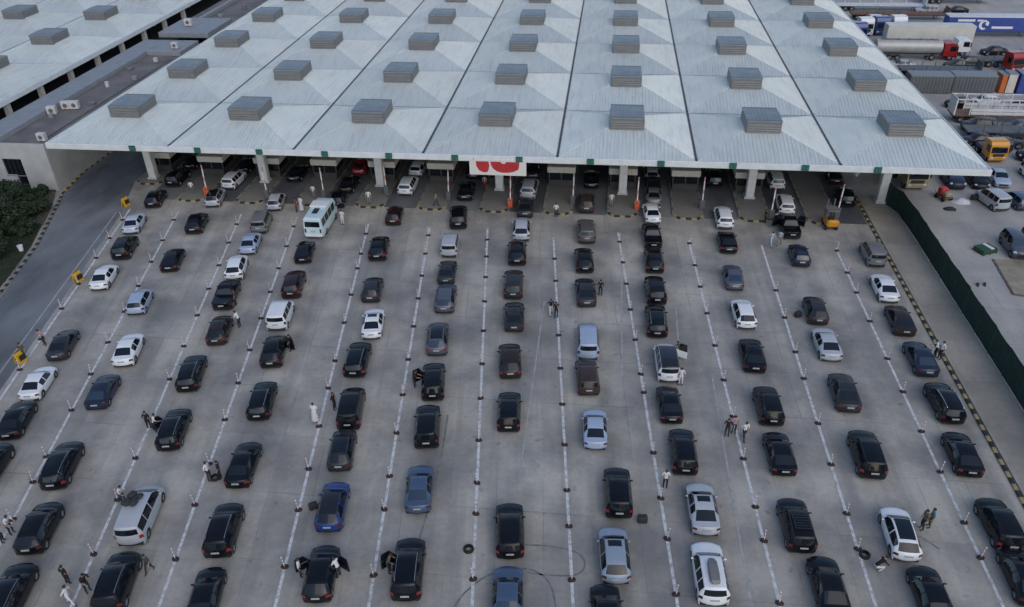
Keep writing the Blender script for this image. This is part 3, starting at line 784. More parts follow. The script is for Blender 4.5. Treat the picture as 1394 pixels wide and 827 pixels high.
# raised boom barriers
BAR = [(16.15, 2.7, 1), (23.64, 2.5, 0), (30.35, 3.0, 0), (37.35, 4.7, 0), (44.9, 3.7, 0), (52.2, 2.5, 1), (59.2, 3.7, 0), (66.4, 3.0, 1), (73.6, 3.7, 0), (80.8, 1.9, 0), (88.0, 3.0, 0)]
cab = MB().box(-.27, .27, -.2, .2, .15, 1.25, bev=.04).mesh('cabinet'); arm = MB(); 
for k in range(6): arm.box(-.06, .06, -.05, .05, 1.0 + k * .5, 1.5 + k * .5 - .002, mi=1 if k % 3 == 2 else 0)
arm = arm.mesh('arm'); hub = MB().cyl((0, -.25, 1.05), (0, .25, 1.05), .11).mesh('pivot')
for n, (x, y, o) in enumerate(BAR):
    r = empty('boom_barrier', (x, y, 0), 0, ('orange' if o else 'dark') + ' boom barrier with raised white arm on the ' + ORD[int(round((x - 1.6) / 7.2)) - 1] + ' island', 'barrier', 'boom barriers')
    put('cabinet', cab, 'barrier_orange' if o else 'barrier_grey', r); a = put('arm', arm, ['white_plastic', 'post_red'], r, (0, 0, 0)); a.rotation_euler.x = R(random.uniform(-3, 2))
    a.rotation_euler.y = R(random.uniform(-2, 2)); put('pivot', hub, 'barrier_grey', r)

# ------------------------------------------------------------------ building on the left
ROOFZ = 5.75
bl = empty('service_building', (-14, 2.9, 0), 0, 'low white rendered building with flat brown roof between the two canopies', 'building')
bx0, bx1, by1, bz = -13.0, 11.2, 58.0, 6.55      # local to (-14, 2.9)
MB().box(-16, 6.4, 0, .3, 0, 1.85).box(7.65, 11.2, 0, .3, 0, 1.85).box(-16, -4.0, 0, .3, 1.85, 3.95).box(-.4, 5.2, 0, .3, 1.85, 3.95).box(7.65, 11.2, 0, .3, 1.85, 3.95).box(-16, 11.2, 0, .3, 3.95, ROOFZ + .12).build('front_wall', 'white_render', bl)
MB().box(10.9, 11.2, .303, 85, 0, ROOFZ - .05).build('side_wall', 'side_render', bl)
MB().box(1.7, 10.897, .303, 37, ROOFZ - .3, ROOFZ).build('roof', 'flat_roof', bl)
MB().box(1.7, 10.897, 47, 110, ROOFZ - .3, ROOFZ).build('roof', 'flat_roof', bl)
MB().box(1.8, 5.4, .32, 42.5, ROOFZ + .004, ROOFZ + .65, bev=.04).build('roof_gallery', 'grey_coping', bl)
MB().box(5.403, 10.89, 36.0, 42.5, ROOFZ + .004, ROOFZ + .63, bev=.04).build('roof_gallery', 'grey_coping', bl)
MB().box(2.2, 10.8, 46.2, 56, ROOFZ, ROOFZ + .8, bev=.04).build('roof_slab', 'grey_coping', bl)
MB().box(4.4, 5.1, 56.1, 110, ROOFZ + .004, ROOFZ + .7, bev=.04).build('roof_gallery', 'grey_coping', bl)
MB().box(-16, 10.6, 42.6, 46.1, 0, .3).build('light_well', 'void_dark', bl)
MB().box(-16, 1.6, 3, 110, ROOFZ - 2.6, ROOFZ - 2.2).build('void_slab', 'void_dark', bl)  # slab coloured near-black to stand for the shaded void under the left canopy
for (x0, x1) in ((-4.0, -.4), (5.2, 7.65)):
    f = MB().box(x0, x1, .2, .26, 1.85, 3.95).build('window', 'glass', bl)
    n = 4
    for k in range(n + 1):
        x = x0 + (x1 - x0) * k / n; x = min(max(x, x0 + .04), x1 - .04)
        MB().box(x - .04, x + .04, .14, .2, 1.85, 3.95).build('mullion', 'black_plastic', f)
    MB().box(x0 - .1, x1 + .1, -.06, .0, 1.77, 1.85).build('sill', 'grey_coping', f)
MB().box(6.4, 7.65, .2, .26, 0, 1.848).build('door', 'glass', bl)
for k, (x, y, s, h) in enumerate(((6.6, 9, .5, .5), (9.2, 14, .8, .35), (7.4, 21, .4, .8), (9.6, 24.5, .6, .5), (6.4, 29, .9, .3), (8.4, 33, .5, .6), (7.0, 60, .7, .5), (9.0, 66, .6, .7))):
    MB().box(x - s / 2, x + s / 2, y - s / 2, y + s / 2, ROOFZ + .003, ROOFZ + h, bev=.03).build('roof_hatch', ['grey_coping', 'vent_metal', 'dirty_white'][k % 3], bl)
MB().cyl((10.2, 1.5, ROOFZ + .12), (10.2, 34, ROOFZ + .12), .07, n=6).build('roof_pipe', 'vent_metal', bl)
AC = [(-8.4, 16.0, 'white air conditioner at the end of the grey roof gallery', 0), (-7.2, 18.0, 'white air conditioner with two fan grilles behind its neighbour on the brown roof', .1), (-5.0, 17.0, None, 0)]
def aircon(x, y, z, s, lab, rz=0, nf=1):
    r = empty('air_conditioner', (x, y, z), rz, lab, 'air conditioner', 'rooftop air conditioners')
    MB().box(-.5 * s * nf, .5 * s * nf, -.3 * s, .3 * s, .12, 1.0 * s, bev=.03).build('casing', 'dirty_white', r)
    for k in range(nf):
        cx = (k - (nf - 1) / 2) * s; MB().cyl((cx, -.3 * s - .03, .55 * s), (cx, -.3 * s + .02, .55 * s), .25 * s, n=16).build('fan_grille', 'barrier_grey', r)
    for sx in (-1, 1): MB().box(sx * .4 * s - .05, sx * .4 * s + .05, -.3 * s, .3 * s, 0, .118).build('foot', 'steel_beam', r)
    return r
aircon(-7.9, 13.0, ROOFZ, 1.1, 'white air conditioner nearest the front of the brown roof', .2)
aircon(-6.6, 15.0, ROOFZ, 1.1, 'white twin-fan air conditioner behind the nearer one on the brown roof', .15, 2)
aircon(-3.7, 1.4 + 2.9, ROOFZ, 1.0, 'small white air conditioner beside the canopy corner')
aircon(-8.4, 53.4, ROOFZ + .8, 1.2, 'white air conditioner on the far grey roof slab')
aircon(-4.6, 40.6, ROOFZ + .63, 1.0, 'white air conditioner at the corner of the grey gallery near the roof edge')

# ------------------------------------------------------------------ green screen fence on the right
fr = empty('screen_fence', (95, -60, 0), 0, 'dark green netting fence between the queues and the truck yard', 'fence')
pts = [(95.05, -60 + 3 * i) for i in range(21)] + [(94.85, 4.6), (94.1, 6.6), (93.6, 8.2)]
for a, b in zip(pts[:-1], pts[1:]):
    a = Vector(a); b = Vector(b); L = (b - a).length; ang = math.atan2(b.y - a.y, b.x - a.x); mb = MB(); n = 6
    h = 2.6 + random.uniform(-.06, .06)
    vs = []; 
    for i in range(n + 1):
        t = i / n; sag = -.07 * math.sin(math.pi * t)
        for k in range(4):
            vs.append((L * t, .04 * math.sin(t * 9 + a.y) * math.sin(math.pi * k / 3) + random.uniform(-.015, .015), .04 + (h + (sag if k == 3 else 0)) * k / 3))
    fs = [(i * 4 + k, (i + 1) * 4 + k, (i + 1) * 4 + k + 1, i * 4 + k + 1) for i in range(n) for k in range(3)]
    vs2 = [(x, y + .02, z) for x, y, z in vs]; N = len(vs)
    mb.add(vs + vs2, fs + [tuple(N + q for q in reversed(f)) for f in fs] + [(i * 4 + 3, (i + 1) * 4 + 3, N + (i + 1) * 4 + 3, N + i * 4 + 3) for i in range(n)])
    mb.build('net_panel', 'fence_net', fr, loc=(a.x - 95, a.y + 60, 0), rz=ang)
    MB().cyl((0, -.09, 0), (0, -.09, h), .04, n=8).build('post', 'fence_post', fr, loc=(a.x - 95, a.y + 60, 0))
MB().cyl((0, 0, 0), (0, 0, 2.7), .045, n=8).build('post', 'fence_post', fr, loc=(93.6 - 95, 68.2, 0))
# ------------------------------------------------------------------ cars: one skin lofted along the profile, glass and lamps as patches on it
# station: (y, z, half width at top edge, drop of that edge, belt z, half width at belt, tag)
def S(y, z, wt, drop, zb, wb, t=''): return [y, z, wt, drop, zb, wb, t]
def prof(kind):
    if kind in ('sedan', 'sedan2'):
        d = -.03 if kind == 'sedan2' else 0.; k = .10 if kind == 'sedan2' else 0.
        return [S(-2.10, .27, .60, .01, .25, .74), S(-2.22, .44, .66, .01, .42, .82), S(-2.22, .60, .68, .015, .57, .845), S(-2.17, .70, .69, .015, .66, .86, 'tl0'),
                S(-2.12, .90, .70, .02, .84, .865, 'tl1'), S(-2.04, .985 + d, .70, .03, .88, .87), S(-1.60 - k, 1.01 + d, .70, .04, .90, .885, 'rb'),
                S(-.92 - k, 1.36 + d, .60, .05, .90, .905, 'rt'), S(-.55, 1.42 + d, .59, .05, .90, .91), S(.0, 1.43 + d, .585, .05, .895, .91), S(.36, 1.39 + d, .59, .05, .89, .905, 'wt'),
                S(1.06, .985, .71, .06, .87, .895, 'wb'), S(1.5, .93, .73, .06, .82, .89), S(1.9, .84, .70, .07, .72, .86, 'hl1'), S(2.10, .72, .66, .06, .62, .80, 'hl0'),
                S(2.19, .56, .62, .03, .50, .74), S(2.20, .42, .60, .02, .38, .70), S(2.10, .25, .55, .01, .24, .66)], (-1.33, 1.36), .325
    if kind == 'hatch':
        return [S(-1.88, .28, .58, .01, .26, .74), S(-1.98, .45, .66, .01, .43, .82), S(-1.97, .68, .68, .015, .65, .85, 'tl0'), S(-1.92, .96, .68, .02, .88, .86, 'tl1'),
                S(-1.88, 1.00, .67, .03, .92, .865, 'rb'), S(-1.52, 1.38, .58, .05, .92, .88, 'rt'), S(-1.35, 1.45, .58, .05, .92, .885), S(-.6, 1.50, .585, .05, .92, .89), S(0, 1.50, .585, .05, .915, .89),
                S(.40, 1.45, .59, .05, .91, .885, 'wt'), S(1.14, 1.01, .70, .06, .89, .875, 'wb'), S(1.5, .95, .71, .06, .83, .87), S(1.78, .86, .68, .07, .74, .84, 'hl1'), S(1.93, .74, .64, .06, .64, .79, 'hl0'),
                S(2.0, .56, .60, .03, .50, .73), S(2.0, .42, .58, .02, .38, .69), S(1.9, .26, .55, .01, .25, .65)], (-1.25, 1.28), .315
    if kind == 'crossover':
        return [S(-2.08, .30, .60, .01, .28, .76), S(-2.19, .50, .68, .01, .47, .85), S(-2.18, .74, .70, .015, .70, .88, 'tl0'), S(-2.12, .98, .70, .02, .92, .89, 'tl1'),
                S(-2.04, 1.06, .70, .03, .97, .895, 'rb'), S(-1.52, 1.45, .60, .05, .99, .91, 'rt'), S(-1.15, 1.55, .60, .05, .99, .92), S(-.5, 1.60, .60, .05, .985, .925), S(.05, 1.60, .60, .05, .98, .925),
                S(.42, 1.55, .61, .05, .975, .92, 'wt'), S(1.10, 1.10, .73, .06, .97, .91, 'wb'), S(1.5, 1.04, .74, .06, .92, .905), S(1.88, .95, .71, .07, .82, .875, 'hl1'), S(2.08, .82, .67, .06, .72, .82, 'hl0'),
                S(2.17, .62, .63, .03, .56, .76), S(2.17, .46, .61, .02, .42, .72), S(2.07, .29, .56, .01, .27, .68)], (-1.33, 1.36), .35
    if kind in ('suv', 'wagon', 'boxsuv'):
        h = {'suv': 0., 'wagon': -.17, 'boxsuv': .08}[kind]; l = {'suv': 0, 'wagon': .10, 'boxsuv': -.05}[kind]; v = .10 if kind == 'boxsuv' else 0; b = h * .55
        return [S(-2.13 - l, .32 + b, .60, .01, .30 + b, .77), S(-2.24 - l, .52 + b, .70, .01, .49 + b, .87), S(-2.23 - l, .78 + b, .72, .015, .74 + b, .90, 'tl0'), S(-2.17 - l, 1.06 + b, .715, .02, 1.00 + b, .905, 'tl1'),
                S(-2.15 - l, 1.10 + b, .715, .02, 1.03 + b, .905, 'rb'), S(-1.97 - l - v, 1.54 + h, .64, .04, 1.04 + b, .91, 'rt'), S(-1.86 - l - v, 1.64 + h, .63, .05, 1.04 + b, .915), S(-1.1, 1.71 + h, .635, .05, 1.04 + b, .93), S(-.2, 1.72 + h, .635, .05, 1.035 + b, .935),
                S(.38, 1.67 + h, .64, .05, 1.03 + b, .93, 'wt'), S(1.06 - v * .5, 1.17 + b, .76, .06, 1.03 + b, .92, 'wb'), S(1.5, 1.12 + b, .77, .06, .98 + b, .915), S(1.93, 1.02 + b, .75, .07, .88 + b, .89, 'hl1'), S(2.13, .88 + b, .71, .06, .78 + b, .85, 'hl0'),
                S(2.22, .66 + b, .67, .03, .60 + b, .79), S(2.22, .48 + b, .64, .02, .44 + b, .75), S(2.12, .31 + b, .58, .01, .29 + b, .70)], (-1.38, 1.40), .36 + b * .3
    if kind == 'mpv':
        return [S(-2.38, .30, .62, .01, .28, .78), S(-2.48, .50, .72, .01, .47, .88), S(-2.47, .80, .75, .015, .77, .92, 'tl0'), S(-2.43, 1.14, .75, .02, 1.08, .925, 'tl1'),
                S(-2.42, 1.18, .75, .02, 1.11, .925, 'rb'), S(-2.30, 1.66, .72, .04, 1.12, .93, 'rt'), S(-2.22, 1.80, .71, .05, 1.12, .935), S(-1.2, 1.88, .72, .05, 1.12, .945), S(0, 1.88, .72, .05, 1.11, .95),
                S(.78, 1.78, .71, .05, 1.09, .945, 'wt'), S(1.62, 1.17, .77, .06, 1.02, .93, 'wb'), S(1.9, 1.08, .77, .06, .95, .92), S(2.18, .96, .74, .07, .84, .89, 'hl1'), S(2.34, .82, .70, .06, .72, .85, 'hl0'),
                S(2.42, .62, .66, .03, .57, .79), S(2.42, .46, .64, .02, .42, .75), S(2.32, .29, .58, .01, .27, .70)], (-1.5, 1.62), .345
    if kind == 'van':
        return [S(-2.08, .32, .60, .01, .30, .78), S(-2.18, .52, .72, .01, .49, .86), S(-2.17, .82, .76, .015, .79, .89, 'tl0'), S(-2.14, 1.14, .76, .02, 1.08, .895, 'tl1'),
                S(-2.14, 1.18, .76, .02, 1.11, .895, 'rb'), S(-2.07, 1.64, .73, .03, 1.12, .895, 'rt'), S(-2.02, 1.78, .72, .04, 1.12, .90), S(-1.0, 1.83, .73, .04, 1.12, .905), S(.0, 1.83, .73, .04, 1.11, .905),
                S(.62, 1.76, .72, .05, 1.09, .90, 'wt'), S(1.30, 1.16, .74, .06, 1.02, .89, 'wb'), S(1.62, 1.08, .74, .06, .95, .88), S(1.88, .97, .71, .07, .84, .86, 'hl1'), S(2.04, .83, .68, .06, .72, .82, 'hl0'),
                S(2.12, .62, .64, .03, .57, .76), S(2.12, .46, .62, .02, .42, .72), S(2.02, .30, .56, .01, .28, .67)], (-1.3, 1.38), .335
    if kind == 'pickup':
        return [S(-2.38, .42, .66, .01, .40, .80), S(-2.46, .60, .74, .01, .57, .86), S(-2.46, .74, .76, .015, .71, .89, 'tl0'), S(-2.44, 1.04, .78, .015, 1.0, .895, 'tl1'),
                S(-2.40, 1.08, .79, .012, 1.03, .90), S(-.92, 1.08, .79, .015, 1.03, .92), S(-.88, 1.12, .76, .02, 1.04, .92, 'rb'), S(-.66, 1.60, .62, .04, 1.05, .92, 'rt'), S(-.5, 1.70, .61, .05, 1.05, .925), S(.1, 1.72, .61, .05, 1.045, .925),
                S(.48, 1.66, .62, .05, 1.04, .92, 'wt'), S(1.12, 1.18, .75, .06, 1.03, .915, 'wb'), S(1.6, 1.12, .76, .06, .99, .91), S(2.05, 1.03, .74, .07, .89, .885, 'hl1'), S(2.27, .88, .70, .06, .78, .85, 'hl0'),
                S(2.37, .66, .66, .03, .60, .79), S(2.37, .48, .63, .02, .44, .75), S(2.27, .34, .58, .01, .32, .70)], (-1.55, 1.48), .38
class Skin:
    def __init__(s, kind):
        st, axles, wr = prof(kind); s.axles = axles; s.wr = wr; RA = wr + .06
        out = []
        marks = []
        for a in axles: marks += [(a + RA * f) for f in (-1.02, -.98, -.7, 0, .7, .98, 1.02)]
        for i in range(len(st) - 1):
            p, q = st[i], st[i + 1]; out.append(p)
            if -1.95 < p[0] < q[0] < 2.02 or (p[0] < q[0] and q[0] - p[0] > .25):
                for m in sorted(marks):
                    if p[0] + .01 < m < q[0] - .01:
                        t = (m - p[0]) / (q[0] - p[0]); out.append([p[k] + (q[k] - p[k]) * t for k in range(6)] + [''])
        out.append(st[-1]); s.st = out
        ymax = max(abs(p[0]) for p in st)
        s.rows = []
        sill = .24 + (wr - .32) * .8
        for (y, z, wt, dr, zb, wb, t) in out:
            zb = min(zb, z - dr - .004)
            za = 0
            for a in axles:
                if abs(y - a) < RA * 1.0: za = math.sqrt(max(0, RA * RA - (y - a) ** 2)) + wr
            z6 = min(max(sill, za), zb - .03); z5 = min(max(.56, z6 + .05), zb - .012)
            half = [(0, z), (wt * .5, z - dr * .2), (wt * .86, z - dr * .62), (wt, z - dr), (wb, zb), (wb * 1.012, z5), (wb * .97, z6)]
            row = []
            e = max(0., abs(y) / ymax); bow = .27 * e ** 8 + .05 * e * e
            for k in range(-6, 7):
                x, zz = half[abs(k)]; x = x if k > 0 else -x
                yy = y - math.copysign(1, y) * bow * (abs(x) / .9) ** 2.4
                row.append(Vector((x, yy, zz)))
            s.rows.append(row)
        s.tags = {p[6]: i for i, p in enumerate(out) if p[6]}
    def at(s, u, c):
        c += 6; i = min(int(math.floor(u)), len(s.rows) - 2); j = min(int(math.floor(c)), 11); a, b = u - i, c - j
        r0, r1 = s.rows[i], s.rows[i + 1]
        def cr(r):
            p1, p2 = r[j], r[j + 1]; p0 = r[max(j - 1, 0)]; p3 = r[min(j + 2, 12)]; d = (p2 - p1).length
            m1 = (p2 - p0) * (.5 * min(1, 2 * d / max((p2 - p0).length, 1e-6))); m2 = (p3 - p1) * (.5 * min(1, 2 * d / max((p3 - p1).length, 1e-6)))
            b2, b3 = b * b, b * b * b
            return p1 * (2 * b3 - 3 * b2 + 1) + m1 * (b3 - 2 * b2 + b) + p2 * (3 * b2 - 2 * b3) + m2 * (b3 - b2)
        return cr(r0) * (1 - a) + cr(r1) * a
    def u_of_y(s, y):      # along the top of the car
        lo = s.tags['tl1']
        for i in range(lo, len(s.st) - 1):
            if s.st[i][0] <= y <= s.st[i + 1][0] and s.st[i + 1][0] > s.st[i][0]: return i + (y - s.st[i][0]) / (s.st[i + 1][0] - s.st[i][0])
        return lo
    def body(s):
        mb = MB(); n = 37; nr = len(s.rows); vs = []
        for i in range(nr):
            for j in range(n): vs.append(s.at(i if i < nr - 1 else nr - 1.0001, -6 + 12 * min(j / (n - 1), .999999)))
        fs = [(i * n + j, i * n + j + 1, (i + 1) * n + j + 1, (i + 1) * n + j) for i in range(nr - 1) for j in range(n - 1)]
        mb.add(vs, fs); return mb.mesh('body', 38)
    def patch(s, u0, u1, c0, c1, off=.008, name='patch', c0b=None, c1b=None):
        """c0..c1 at u0, c0b..c1b at u1"""
        c0b = c0 if c0b is None else c0b; c1b = c1 if c1b is None else c1b
        us = sorted({u0, u1} | {float(i) for i in range(int(math.ceil(u0)), int(math.floor(u1)) + 1)})
        k0, k1 = min(c0, c0b), max(c1, c1b)
        nf = max(3, int(round((k1 - k0) * 3))); fr = [i / nf for i in range(nf + 1)]
        vs = []
        for u in us:
            t = (u - u0) / (u1 - u0) if u1 > u0 else 0; a = c0 + (c0b - c0) * t; b = c1 + (c1b - c1) * t
            for f in fr:
                c = a + (b - a) * f; e = .02
                P = s.at(u, c); du = s.at(min(u + e, len(s.rows) - 1.001), c) - s.at(max(u - e, 0), c); dc = s.at(u, min(c + e, 5.999)) - s.at(u, max(c - e, -5.999))
                nn = dc.cross(du); nn = nn.normalized() if nn.length > 1e-9 else Vector((0, 0, 1))
                vs.append(P + nn * off)
        m = len(fr); fs = [(i * m + j, i * m + j + 1, (i + 1) * m + j + 1, (i + 1) * m + j) for i in range(len(us) - 1) for j in range(m - 1)]
        me = bpy.data.meshes.new(name); me.from_pydata(vs, [], fs); me.update()
        for p in me.polygons: p.use_smooth = True
        return me
def wheel_mesh(r):
    mb = MB(); n = 18; pr = [(.0, r * .62), (.01, r * .9), (.035, r), (.185, r), (.21, r * .9), (.22, r * .62)]; vs = []
    for x, rr in pr:
        for i in range(n): t = 2 * math.pi * i / n; vs.append((x - .11, rr * math.cos(t), rr * math.sin(t)))
    fs = [(a * n + i, a * n + (i + 1) % n, (a + 1) * n + (i + 1) % n, (a + 1) * n + i) for a in range(len(pr) - 1) for i in range(n)]
    mb.add(vs, fs); me = mb.mesh('wheel', 40)
    rb = MB(); rb.cyl((-.085, 0, 0), (.085, 0, 0), r * .61, n=n)
    for i in range(5):
        t = 2 * math.pi * i / 5
        for sx in (-1, 1): rb.cyl((sx * .09, 0, 0), (sx * .098, r * .58 * math.cos(t), r * .58 * math.sin(t)), r * .09, r * .06, n=5)
    return me, rb.mesh('rim')
KIT = {}
def kit(kind):
    if kind in KIT: return KIT[kind]
    s = Skin(kind); T = s.tags; P = []     # (name, mesh, material, loc, sub-parts)
    rb, rt, wt, wb = T['rb'], T['rt'], T['wt'], T['wb']
    P.append(('body', s.body(), '*'))
    P.append(('windscreen', s.patch(wt + .06, wb - .08, -2.75, 2.75, name='windscreen', c0b=-2.9, c1b=2.9), 'glass'))
    P.append(('rear_window', s.patch(rb + .10, rt - .06, -2.7, 2.7, name='rear_window', c0b=-2.6, c1b=2.6), 'glass'))
    yrt, yrb, ywt, ywb = s.st[rt][0], s.st[rb][0], s.st[wt][0], s.st[wb][0]
    longc = kind in ('suv', 'wagon', 'boxsuv', 'mpv', 'van')
    yB = (ywt + (yrt if not longc else -1.15)) / 2 + .0
    segs = [(yB + .05, ywb - .28)]
    if longc: segs += [(-1.12, yB - .05), (yrt + .10, -1.20)]
    elif kind == 'pickup': segs += [(yrt + .12, yB - .05)]
    else: segs += [(yrt - (.05 if 'sedan' in kind else .12), yB - .05)]
    for a, b in segs:
        for sg in (-1, 1):
            u0, u1 = s.u_of_y(a), s.u_of_y(b)
            c0, c1 = (3.12, 3.90) if sg > 0 else (-3.90, -3.12)
            P.append(('side_window', s.patch(u0, u1, c0, c1, name='side_window'), 'glass'))
    tl0, tl1 = T['tl0'], T['tl1']
    lo = 2.2 if kind in ('sedan', 'sedan2', 'crossover') else 2.75
    for sg in (-1, 1):
        a, b = (lo, 4.6) if sg > 0 else (-4.6, -lo)
        P.append(('tail_light', s.patch(tl0 + .05, tl1 - .1, a, b, .012, 'tail_light'), 'tail_red'))
        a, b = (2.1, 4.3) if sg > 0 else (-4.3, -2.1)
        P.append(('headlight', s.patch(T['hl1'] + .15, T['hl0'] + .3, a, b, .010, 'headlight'), 'lamp_clear'))
    P.append(('bumper_trim', s.patch(.15, 1.0, -4.2, 4.2, .012, 'bumper_trim'), 'black_plastic'))
    P.append(('grille', s.patch(T['hl0'] + .5, len(s.rows) - 1.9, -1.9, 1.9, .010, 'grille'), 'black_plastic'))
    yr = s.at(tl0, 0).y; zr = s.at(tl0, 0).z
    low = kind in ('suv', 'wagon', 'crossover', 'hatch', 'van', 'mpv', 'boxsuv')
    zp = zr + (.10 if low else .06)
    yp = s.at(tl0 + .35, 0).y - .02
    P.append(('number_plate', MB().box(-.26, .26, yp - .015, yp + .02, zp - .05, zp + .07).mesh('number_plate'), 'plate'))
    wbm = max(p[5] for p in s.st)
    mir = MB().box(-.09, .09, -.04, .05, -.055, .065, bev=.025).mesh('mirror')
    um = s.u_of_y(ywb - .42); zm = s.at(um, 4).z
    for sg in (-1, 1): P.append(('mirror', mir, '*', (sg * (wbm + .055), ywb - .42, zm + .06)))
    P.append(('underbody', MB().box(-.78, .78, s.st[0][0] + .12, s.st[-1][0] - .12, .17 + (s.wr - .32), .30 + (s.wr - .32)).mesh('underbody'), 'rubber'))
    wm, rm = wheel_mesh(s.wr)
    for ya in s.axles:
        for sg in (-1, 1): P.append(('wheel', wm, 'rubber', (sg * (wbm - .125), ya, s.wr), [('rim', rm, 'rim')]))
    # extras
    X = {}
    ua, ub = s.u_of_y(yrt + .25 if longc else yrt + .30), s.u_of_y(ywt - .05)
    X['pano'] = ('glass_roof', s.patch(s.u_of_y(yrt + (.5 if longc else .22)), s.u_of_y(ywt - .02), -2.0, 2.0, .008, 'glass_roof'), 'glass')
    X['sunroof'] = ('sunroof', s.patch(s.u_of_y(ywt - .62), s.u_of_y(ywt - .10), -1.55, 1.55, .009, 'sunroof'), 'glass')
    X['blackroof'] = ('black_roof', s.patch(rt + .02, wt - .02, -2.95, 2.95, .006, 'black_roof'), 'black_gloss')
    rails = []
    for sg in (-1, 1):
        mb = MB(); c = 2.55 * sg; pts = [s.at(ua + (ub - ua) * i / 7, c) + Vector((0, 0, .055 if 0 < i < 7 else .0)) for i in range(8)]
        for p, q in zip(pts[:-1], pts[1:]): mb.cyl(p, q, .021, n=6)
        rails.append(('roof_rail', mb.mesh('roof_rail', 50), 'chrome'))
    X['rails'] = rails
    zt = max(p[1] for p in s.st); ym = (yrt + ywt) / 2
    mb = MB(); 
    for i in range(6): mb.cyl((-.5, ym - .55 + .22 * i, zt + .10), (.5, ym - .55 + .22 * i, zt + .10), .018, n=5)
    for x in (-.5, .5): mb.cyl((x, ym - .6, zt + .10), (x, ym + .6, zt + .10), .022, n=5); mb.cyl((x, ym - .5, zt - .03), (x, ym - .5, zt + .1), .02, n=5); mb.cyl((x, ym + .5, zt - .03), (x, ym + .5, zt + .1), .02, n=5)
    X['roofrack'] = ('roof_rack', mb.mesh('roof_rack'), 'black_plastic')
    bx = MB(); pr = [(-.95, .03, .20), (-.8, .16, .30), (-.2, .26, .33), (.5, .24, .30), (.9, .04, .16)]; vs = []
    for (yy, hh, ww) in pr: vs += [(-ww, ym + yy, zt + .05), (-ww * .8, ym + yy, zt + .05 + hh), (ww * .8, ym + yy, zt + .05 + hh), (ww, ym + yy, zt + .05)]
    bx.add(vs, [(i * 4 + k, i * 4 + k + 1, i * 4 + 5 + k, i * 4 + 4 + k) for i in range(4) for k in range(3)] + [(0, 1, 2, 3), (16, 17, 18, 19)] + [(i * 4 + 3, i * 4, i * 4 + 4, i * 4 + 7) for i in range(4)])
    X['roofbox'] = ('roof_box', bx.mesh('roof_box', 30), 'vent_metal')
    # open front door, hinge at the origin, panel towards -Y
    zs = .30 + (s.wr - .32); d = MB().box(-.05, .05, -1.0, 0, zs, zm - .02, bev=.04).mesh('door')
    fr = MB()
    for p, q in (((0, -.98, zm), (0, -.9, zt - .1)), ((0, -.9, zt - .1), (0, -.35, zt - .1)), ((0, -.35, zt - .1), (0, -.03, zm))): fr.cyl(p, q, .025, n=6)
    gls = MB().add([(.004, -.95, zm), (.004, -.05, zm), (.004, -.36, zt - .12), (.004, -.88, zt - .12), (-.004, -.95, zm), (-.004, -.05, zm), (-.004, -.36, zt - .12), (-.004, -.88, zt - .12)], [(0, 1, 2, 3), (7, 6, 5, 4), (0, 4, 5, 1), (1, 5, 6, 2), (2, 6, 7, 3), (3, 7, 4, 0)]).mesh('window')
    KIT[kind] = dict(parts=P, extra=X, door=(d, fr.mesh('window_frame'), gls, wbm, ywb - .30), zt=zt, ym=ym)
    return KIT[kind]
WORD = dict(sedan='sedan', sedan2='fastback sedan', hatch='hatchback', crossover='crossover', suv='SUV', wagon='estate car', boxsuv='boxy SUV', mpv='people carrier', van='small van', pickup='pickup')
CWORD = dict(black='black', darkgrey='dark grey', grey='grey', navy='navy', maroon='dark maroon', red='red', white='white', silver='silver', paleblue='pale blue', lightblue='light blue', steelblue='steel blue',
             greyblue='grey blue', blue='bright blue', steelsilver='blue silver', taupe='taupe', brown='dark brown', brownblack='brownish black', yellow='yellow', tan='tan', teal='teal', darkgreen='dark green')
def make_car(kind, colour, x, y, ang, label, extras=(), group=None, cat='car', scale=(1, 1, 1)):
    K = kit(kind); r = empty('car' if kind not in ('pickup', 'van') else {'pickup': 'pickup_truck', 'van': 'van'}[kind], (x, y, 0), ang, label, cat, group); r.scale = scale
    pm = 'paint_' + colour
    for p in K['parts']:
        nm, me, m = p[:3]; m = pm if m == '*' else m
        if nm == 'tail_light' and 'lit' in extras: m = 'tail_lit'
        if nm in ('windscreen', 'rear_window') and colour in ('greyblue', 'steelblue', 'navy'): m = 'blue_glass'
        o = put(nm, me, m, r, p[3] if len(p) > 3 else None)
        if len(p) > 4:
            for q in p[4]: put(q[0], q[1], q[2], o)
    for e in extras:
        if e in K['extra']:
            z = K['extra'][e]
            for q in (z if isinstance(z, list) else [z]): put(q[0], q[1], q[2], r)
        if e in ('doorL', 'doorR'):
            d, f, g, w, yh = K['door']; sg = -1 if e == 'doorL' else 1
            dd = put('door', d, pm, r, (sg * (w - .02), yh, 0), sg * R(random.uniform(52, 64))); put('window_frame', f, 'black_plastic', dd); put('window', g, 'glass', dd)
    return r
cnt = {}
byl = {}
for c in CARS: byl.setdefault(c[0], []).append(c)
